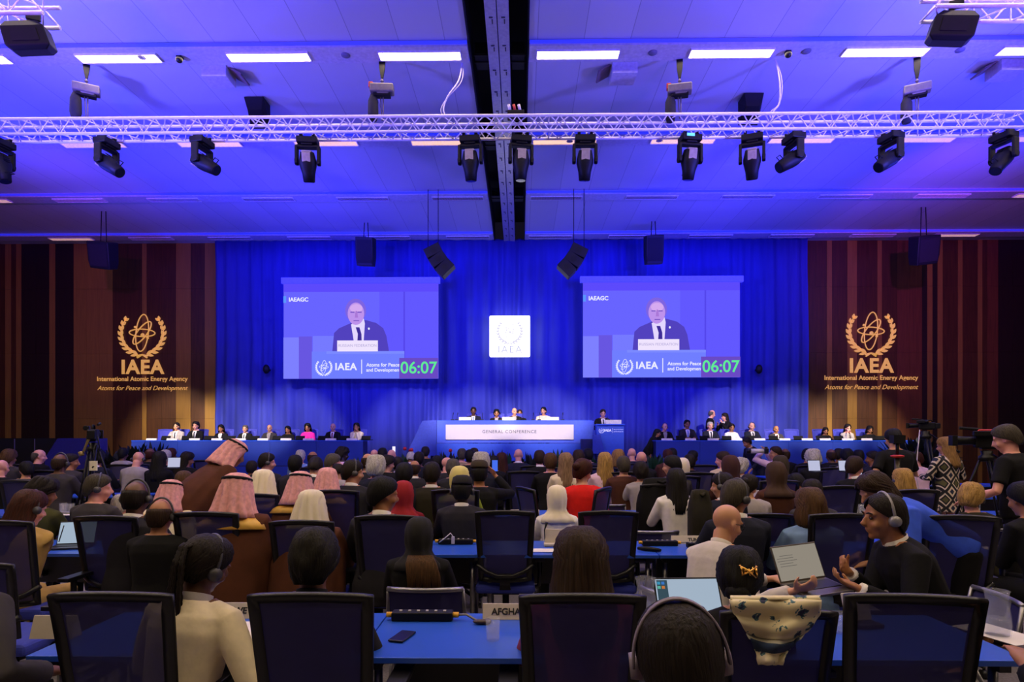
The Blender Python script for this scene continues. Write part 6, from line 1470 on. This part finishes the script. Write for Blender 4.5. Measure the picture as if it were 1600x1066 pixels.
# ---- things on the tables ----
TZ = 0.741
PL = M('plate_beige', (196,184,166), 0.6, var=0.04); INK = M('plate_ink', (22,20,22), 0.6)
def plate(px, Y, word, w, h, lab, rz=0, off=0, th=None):
    t = empty('name_plate', (pos(px, Y), Y, TZ), rz, lab, 'name plate')
    MB().rings([[(-w/2, -0.035, 0), (w/2, -0.035, 0), (w/2, 0.035, 0), (-w/2, 0.035, 0)], [(-w/2, -0.004, h), (w/2, -0.004, h), (w/2, 0.004, h), (-w/2, 0.004, h)]], smooth=False).build('card', PL, t)
    if word: text('lettering', word, th or h*0.62, (off, -0.0215, h*0.5), INK, t, rot=(pi/2-0.42, 0, 0), fit=None, bold=0.0012, ext=0.001)
    return t
plate(815, 3.18, 'AFGHANISTAN', 0.40, 0.073, 'beige name plate reading Afghanistan beside the nearest chair', 0, 0.0)
plate(352, 3.18, 'ZIMBABWE', 0.30, 0.073, 'beige name plate whose last letters show right of the cream blazer', 0, 0.0)
plate(1078, 5.42, 'TUNISIA', 0.34, 0.066, 'beige name plate reading Tunisia left of the bald man', 0, 0.05, 0.042)
plate(1208, 5.42, 'SIERRA LEONE', 0.36, 0.08, 'beige name plate reading Sierra Leone left of the wavy brown hair', 0, 0.0) .location = (pos(1205, 7.0)+0.0, 7.25, TZ)
plate(820, 7.3, '', 0.34, 0.07, 'small name plate above the empty centre chair', 0, 0)
plate(80, 2.85, '', 0.20, 0.10, 'dim beige name plate between the dark sleeve and the nearest left chair')
plate(1444, 9.7, '', 0.32, 0.09, 'pale name plate behind the slim tripod'); plate(1435, 12.0, '', 0.36, 0.10, 'far pale name plate above the one behind the slim tripod')
plate(1180, 9.75, '', 0.3, 0.09, 'pale card left of the mid hall chair')
plate(190, 5.42, '', 0.3, 0.08, 'pale plate behind the empty chair left of the headset man')
o = MB().box((0, 0, 0.10), (0.17, 0.02, 0.20), Euler((-0.12, 0, 0))).build('card_stand', PL); o.location = (pos(664, 7.3), 7.4, TZ); tag(o, 'beige upright card on the third table left of the lime clothing', 'card')
GL = M('clear_glass', (225,228,240), 0.05, var=0, alpha=0.12, spec=1.0); WAT = M('water', (205,212,235), 0.05, var=0, alpha=0.16, spec=0.8)
def glass(px, Y, lab, g=None, s=1.0, lv=0.5):
    t = empty('water_glass', (pos(px, Y), Y, TZ), 0, lab, 'glass', g)
    MB().lathe((0, 0, 0), [(0.001, 0), (0.030*s, 0.001), (0.034*s, 0.10*s), (0.0322*s, 0.10*s), (0.028*s, 0.012), (0.001, 0.010)], 24).build('tumbler', GL, t)
    for p in t.children if False else []: pass
    MB().lathe((0, 0, 0), [(0.001, 0.0105), (0.0278*s, 0.0125), (0.0298*s, 0.1*s*lv), (0.001, 0.1*s*lv)], 24).build('water', WAT, t); return t
def pitcher(px, Y, lab):
    t = empty('water_pitcher', (pos(px, Y), Y, TZ), 0.4, lab, 'pitcher')
    MB().lathe((0, 0, 0), [(0.001, 0), (0.055, 0.002), (0.062, 0.05), (0.056, 0.11), (0.042, 0.16), (0.048, 0.205), (0.054, 0.215), (0.051, 0.213), (0.039, 0.16), (0.053, 0.11), (0.058, 0.05), (0.05, 0.008), (0.001, 0.007)], 28).build('jug', GL, t)
    MB().path([(0.045, 0, 0.195), (0.085, 0, 0.20), (0.10, 0, 0.15), (0.085, 0, 0.09), (0.058, 0, 0.07)], 0.007, 8).build('handle', GL, t)
    MB().lathe((0, 0, 0), [(0.001, 0.008), (0.05, 0.010), (0.0575, 0.05), (0.055, 0.085), (0.001, 0.085)], 24).build('water', WAT, t); return t
def paper(px, Y, w, d, rz, lab, g=None):
    o = MB().box((0, 0, 0), (w, d, 0.002)).build('paper_sheet', M('paper', (225,218,212), 0.8, var=0.03)); o.location = (pos(px, Y), Y, TZ+0.0025); o.rotation_euler[2] = rz; tag(o, lab, 'paper', g); return o
glass(770, 2.83, 'half full water glass standing alone on the nearest blue table')
glass(1311, 2.95, 'water glass beside the chair with the flowered scarf'); pitcher(1549, 2.92, 'clear water pitcher on papers near the right border'); paper(1552, 2.95, 0.21, 0.3, 0.3, 'white papers under the water pitcher')
pitcher(372, 5.2, 'clear pitcher behind the leftmost second row chairs'); glass(398, 5.1, 'small water glass next to the pitcher behind the second row chairs')
pitcher(1008, 3.15, 'clear pitcher right of the chair with the brown haired woman'); glass(1005, 2.86, 'small glass in front of the pitcher beside the brown haired woman')
paper(384, 2.95, 0.2, 0.28, 0.1, 'white paper sheet between cream blazer and dark coat'); paper(852, 5.05, 0.22, 0.15, 0.0, 'white paper between the two empty second row chairs'); paper(1562, 5.15, 0.3, 0.2, -0.2, 'white paper in front of the right border hand')
for px, Y, lab in ((92, 7.35, 'stacked glasses on white napkin in the left block'), (918, 7.4, 'group glass right of the two blue chairs'), (789, 9.7, 'glass behind the phone holding man'), (1331, 7.4, 'glass behind the blue blazer woman'), (225, 12.0, 'glass before the bald man in pale shirt'), (1068, 9.7, 'glass left of the beige jacket')):
    glass(px, Y, lab, None, 1.3, 0.6); glass(px+F/Y*0.09, Y+0.05, lab+', second one', None, 1.2, 0.5)
for px, Y, lab in ((97, 7.3, 'white napkin under the left block glasses'), (655, 7.35, 'white paper beside the beige upright card'), (1075, 7.35, 'white paper beside the dark green coat'), (960, 9.65, 'pale folder by the red top woman'), (1345, 7.35, 'white paper beside the blue blazer glasses')):
    paper(px, Y, 0.28, 0.2, 0.1, lab)
def micunit(px, Y, lab, w=0.31, plug=True):
    t = empty('conference_unit', (pos(px, Y), Y, TZ), 0, lab, 'conference unit')
    MB().box((0, 0, 0.022), (w, 0.07, 0.044)).build('body', MATB, t, 0.006)
    mb = MB(); 
    for k in range(6): mb.box((-w*0.36+k*w*0.145, 0.0, 0.0455), (0.014, 0.018, 0.006))
    mb.build('buttons', M('button_white', (190,185,175), 0.5), t)
    if plug:
        Y_ = M('plug_yellow', (225,165,30), 0.5)
        for s_ in (-1, 1): MB().tube((s_*(w/2), 0, 0.025), (s_*(w/2+0.03), 0, 0.025), 0.014, n=10).build('plug', Y_, t)
        MB().path([(w/2+0.03, 0, 0.025), (w/2+0.07, -0.01, 0.03), (w/2+0.12, -0.03, 0.008), (w/2+0.16, -0.05, 0.006)], 0.006, 6).build('cable', M('cable_grey', (130,125,120), 0.6), t)
    return t
micunit(660, 3.14, 'black conference unit with yellow plugs on the nearest table before the hooded woman')
o = MB().ell((0, 0, 0.012), (0.045, 0.02, 0.012)).ell((0.03, 0.01, 0.012), (0.02, 0.025, 0.012)).build('earpiece', M('earpiece_brown', (60,40,34), 0.4)); o.location = (pos(753, 3.1), 3.07, TZ); tag(o, 'small dark earpiece lying left of the Afghanistan plate', 'earpiece')
micunit(712, 5.35, 'black conference unit right of the black hooded head', 0.3); micunit(1030, 5.3, 'black conference unit left of the Tunisia plate', 0.3); micunit(398, 5.35, 'black conference unit in front of the brown robes', 0.28); micunit(578, 7.3, 'black conference unit before the man in charcoal suit, mid hall', 0.3); micunit(955, 7.4, 'black conference unit behind the second row empty chair', 0.3, False); micunit(1078, 5.45, 'conference unit under the Tunisia plate', 0.2, False).location.y = 5.2
# microphone box in front of the white headscarf
t = empty('desk_microphone', (pos(866, 5.3), 5.3, TZ), 0, 'beige microphone box with black gooseneck before the white shawl', 'microphone'); MB().box((0, 0.02, 0.07), (0.17, 0.04, 0.13), Euler((-0.3, 0, 0))).box((0, -0.02, 0.012), (0.18, 0.12, 0.024)).build('base', PL, t, 0.006); MB().path([(-0.08, 0, 0.02), (-0.085, 0.0, 0.13), (-0.065, -0.02, 0.2)], [0.005, 0.005, 0.012], 8).build('gooseneck', BLACK, t)
# usb plug white
o = MB().box((0, 0, 0.04), (0.025, 0.025, 0.06)).path([(0, 0, 0.07), (-0.02, 0, 0.10), (-0.08, 0, 0.05), (-0.12, 0, 0.02)], 0.005, 6).build('charger', M('plug_white', (215,205,210), 0.5)); o.location = (pos(708, 5.3), 5.28, TZ+0.005); tag(o, 'white charger with cable on the table right of the hooded head', 'charger')
# phone, tablet, glasses case
o = MB().box((0, 0, 0), (0.075, 0.15, 0.009)).build('phone', M('phone_body', (20,20,24), 0.25), bevel=0.004); o.location = (pos(628, 2.86), 2.86, TZ+0.006); o.rotation_euler[2] = -0.25; tag(o, 'black phone lying on the nearest table beside the dark coat', 'phone')
o = MB().path([(-0.08, 0.03, 0.01), (-0.02, 0, 0.012), (0.05, -0.03, 0.01), (0.09, -0.06, 0.01)], [0.012, 0.02, 0.018, 0.012], 8).build('headphones', MATB); o.location = (pos(1012, 5.05), 5.05, TZ+0.006); tag(o, 'dark folded headphones on the table left of the light shirt', 'headphones')
t, q = laptop(0.34, 0.22, 'open laptop with white spreadsheet screen beside the gold clip woman', (215,216,226), (40,40,46), 118, 0.95); t.location = (pos(1090, 3.0), 2.98, TZ); t.rotation_euler[2] = 0.06
for i in range(4): MB().box((-0.145+(i % 2)*0.022, -0.0068, 0.19-(i//2)*0.022), (0.016, 0.001, 0.014)).build('icon', E('icon_%d' % i, [(60,150,190), (60,120,200), (90,180,160), (200,120,60)][i], 0.9), q)
MB().lathe((0, 0, 0), [(0.001, 0), (0.013, 0.0), (0.013, 0.001)], 16).build('emblem', E('lap_emb', (190,196,190), 0.9), q).location = (0.045, -0.007, 0.08)
MB().box((-0.128, -0.0066, 0.11), (0.055, 0.001, 0.19)).build('side_bar', E('lap_side', (60,84,96), 0.8), q)
t = empty('tablet_device', (pos(1334, 3.12), 3.12, TZ), 0.2, 'beige voting device with screen next to the scarf chair glass', 'device'); MB().box((0, 0.0, 0.075), (0.14, 0.02, 0.15), Euler((-0.3, 0, 0))).build('body', PL, t, 0.006); MB().box((0, -0.05, 0.01), (0.13, 0.12, 0.02)).build('foot', BLACK, t, 0.004)
for px, top, Y, lab in ((264, 723, 10.0, 'small tablet with white lit screen held by the black haired woman'), (1275, 728, 9.3, 'laptop with white screen before the bowing pink shirt'), (1322, 728, 9.6, 'laptop screen left of the profile man'), (1340, 738, 8.9, 'bright laptop screen right of the profile man')):
    t, q = laptop(0.2, 0.17, lab, (205,208,240), (30,30,34), 100, 0.8); pz = at(px, top, Y).z; t.location = (pos(px, Y), Y, max(TZ, pz-0.1)); t.rotation_euler[2] = 0.15
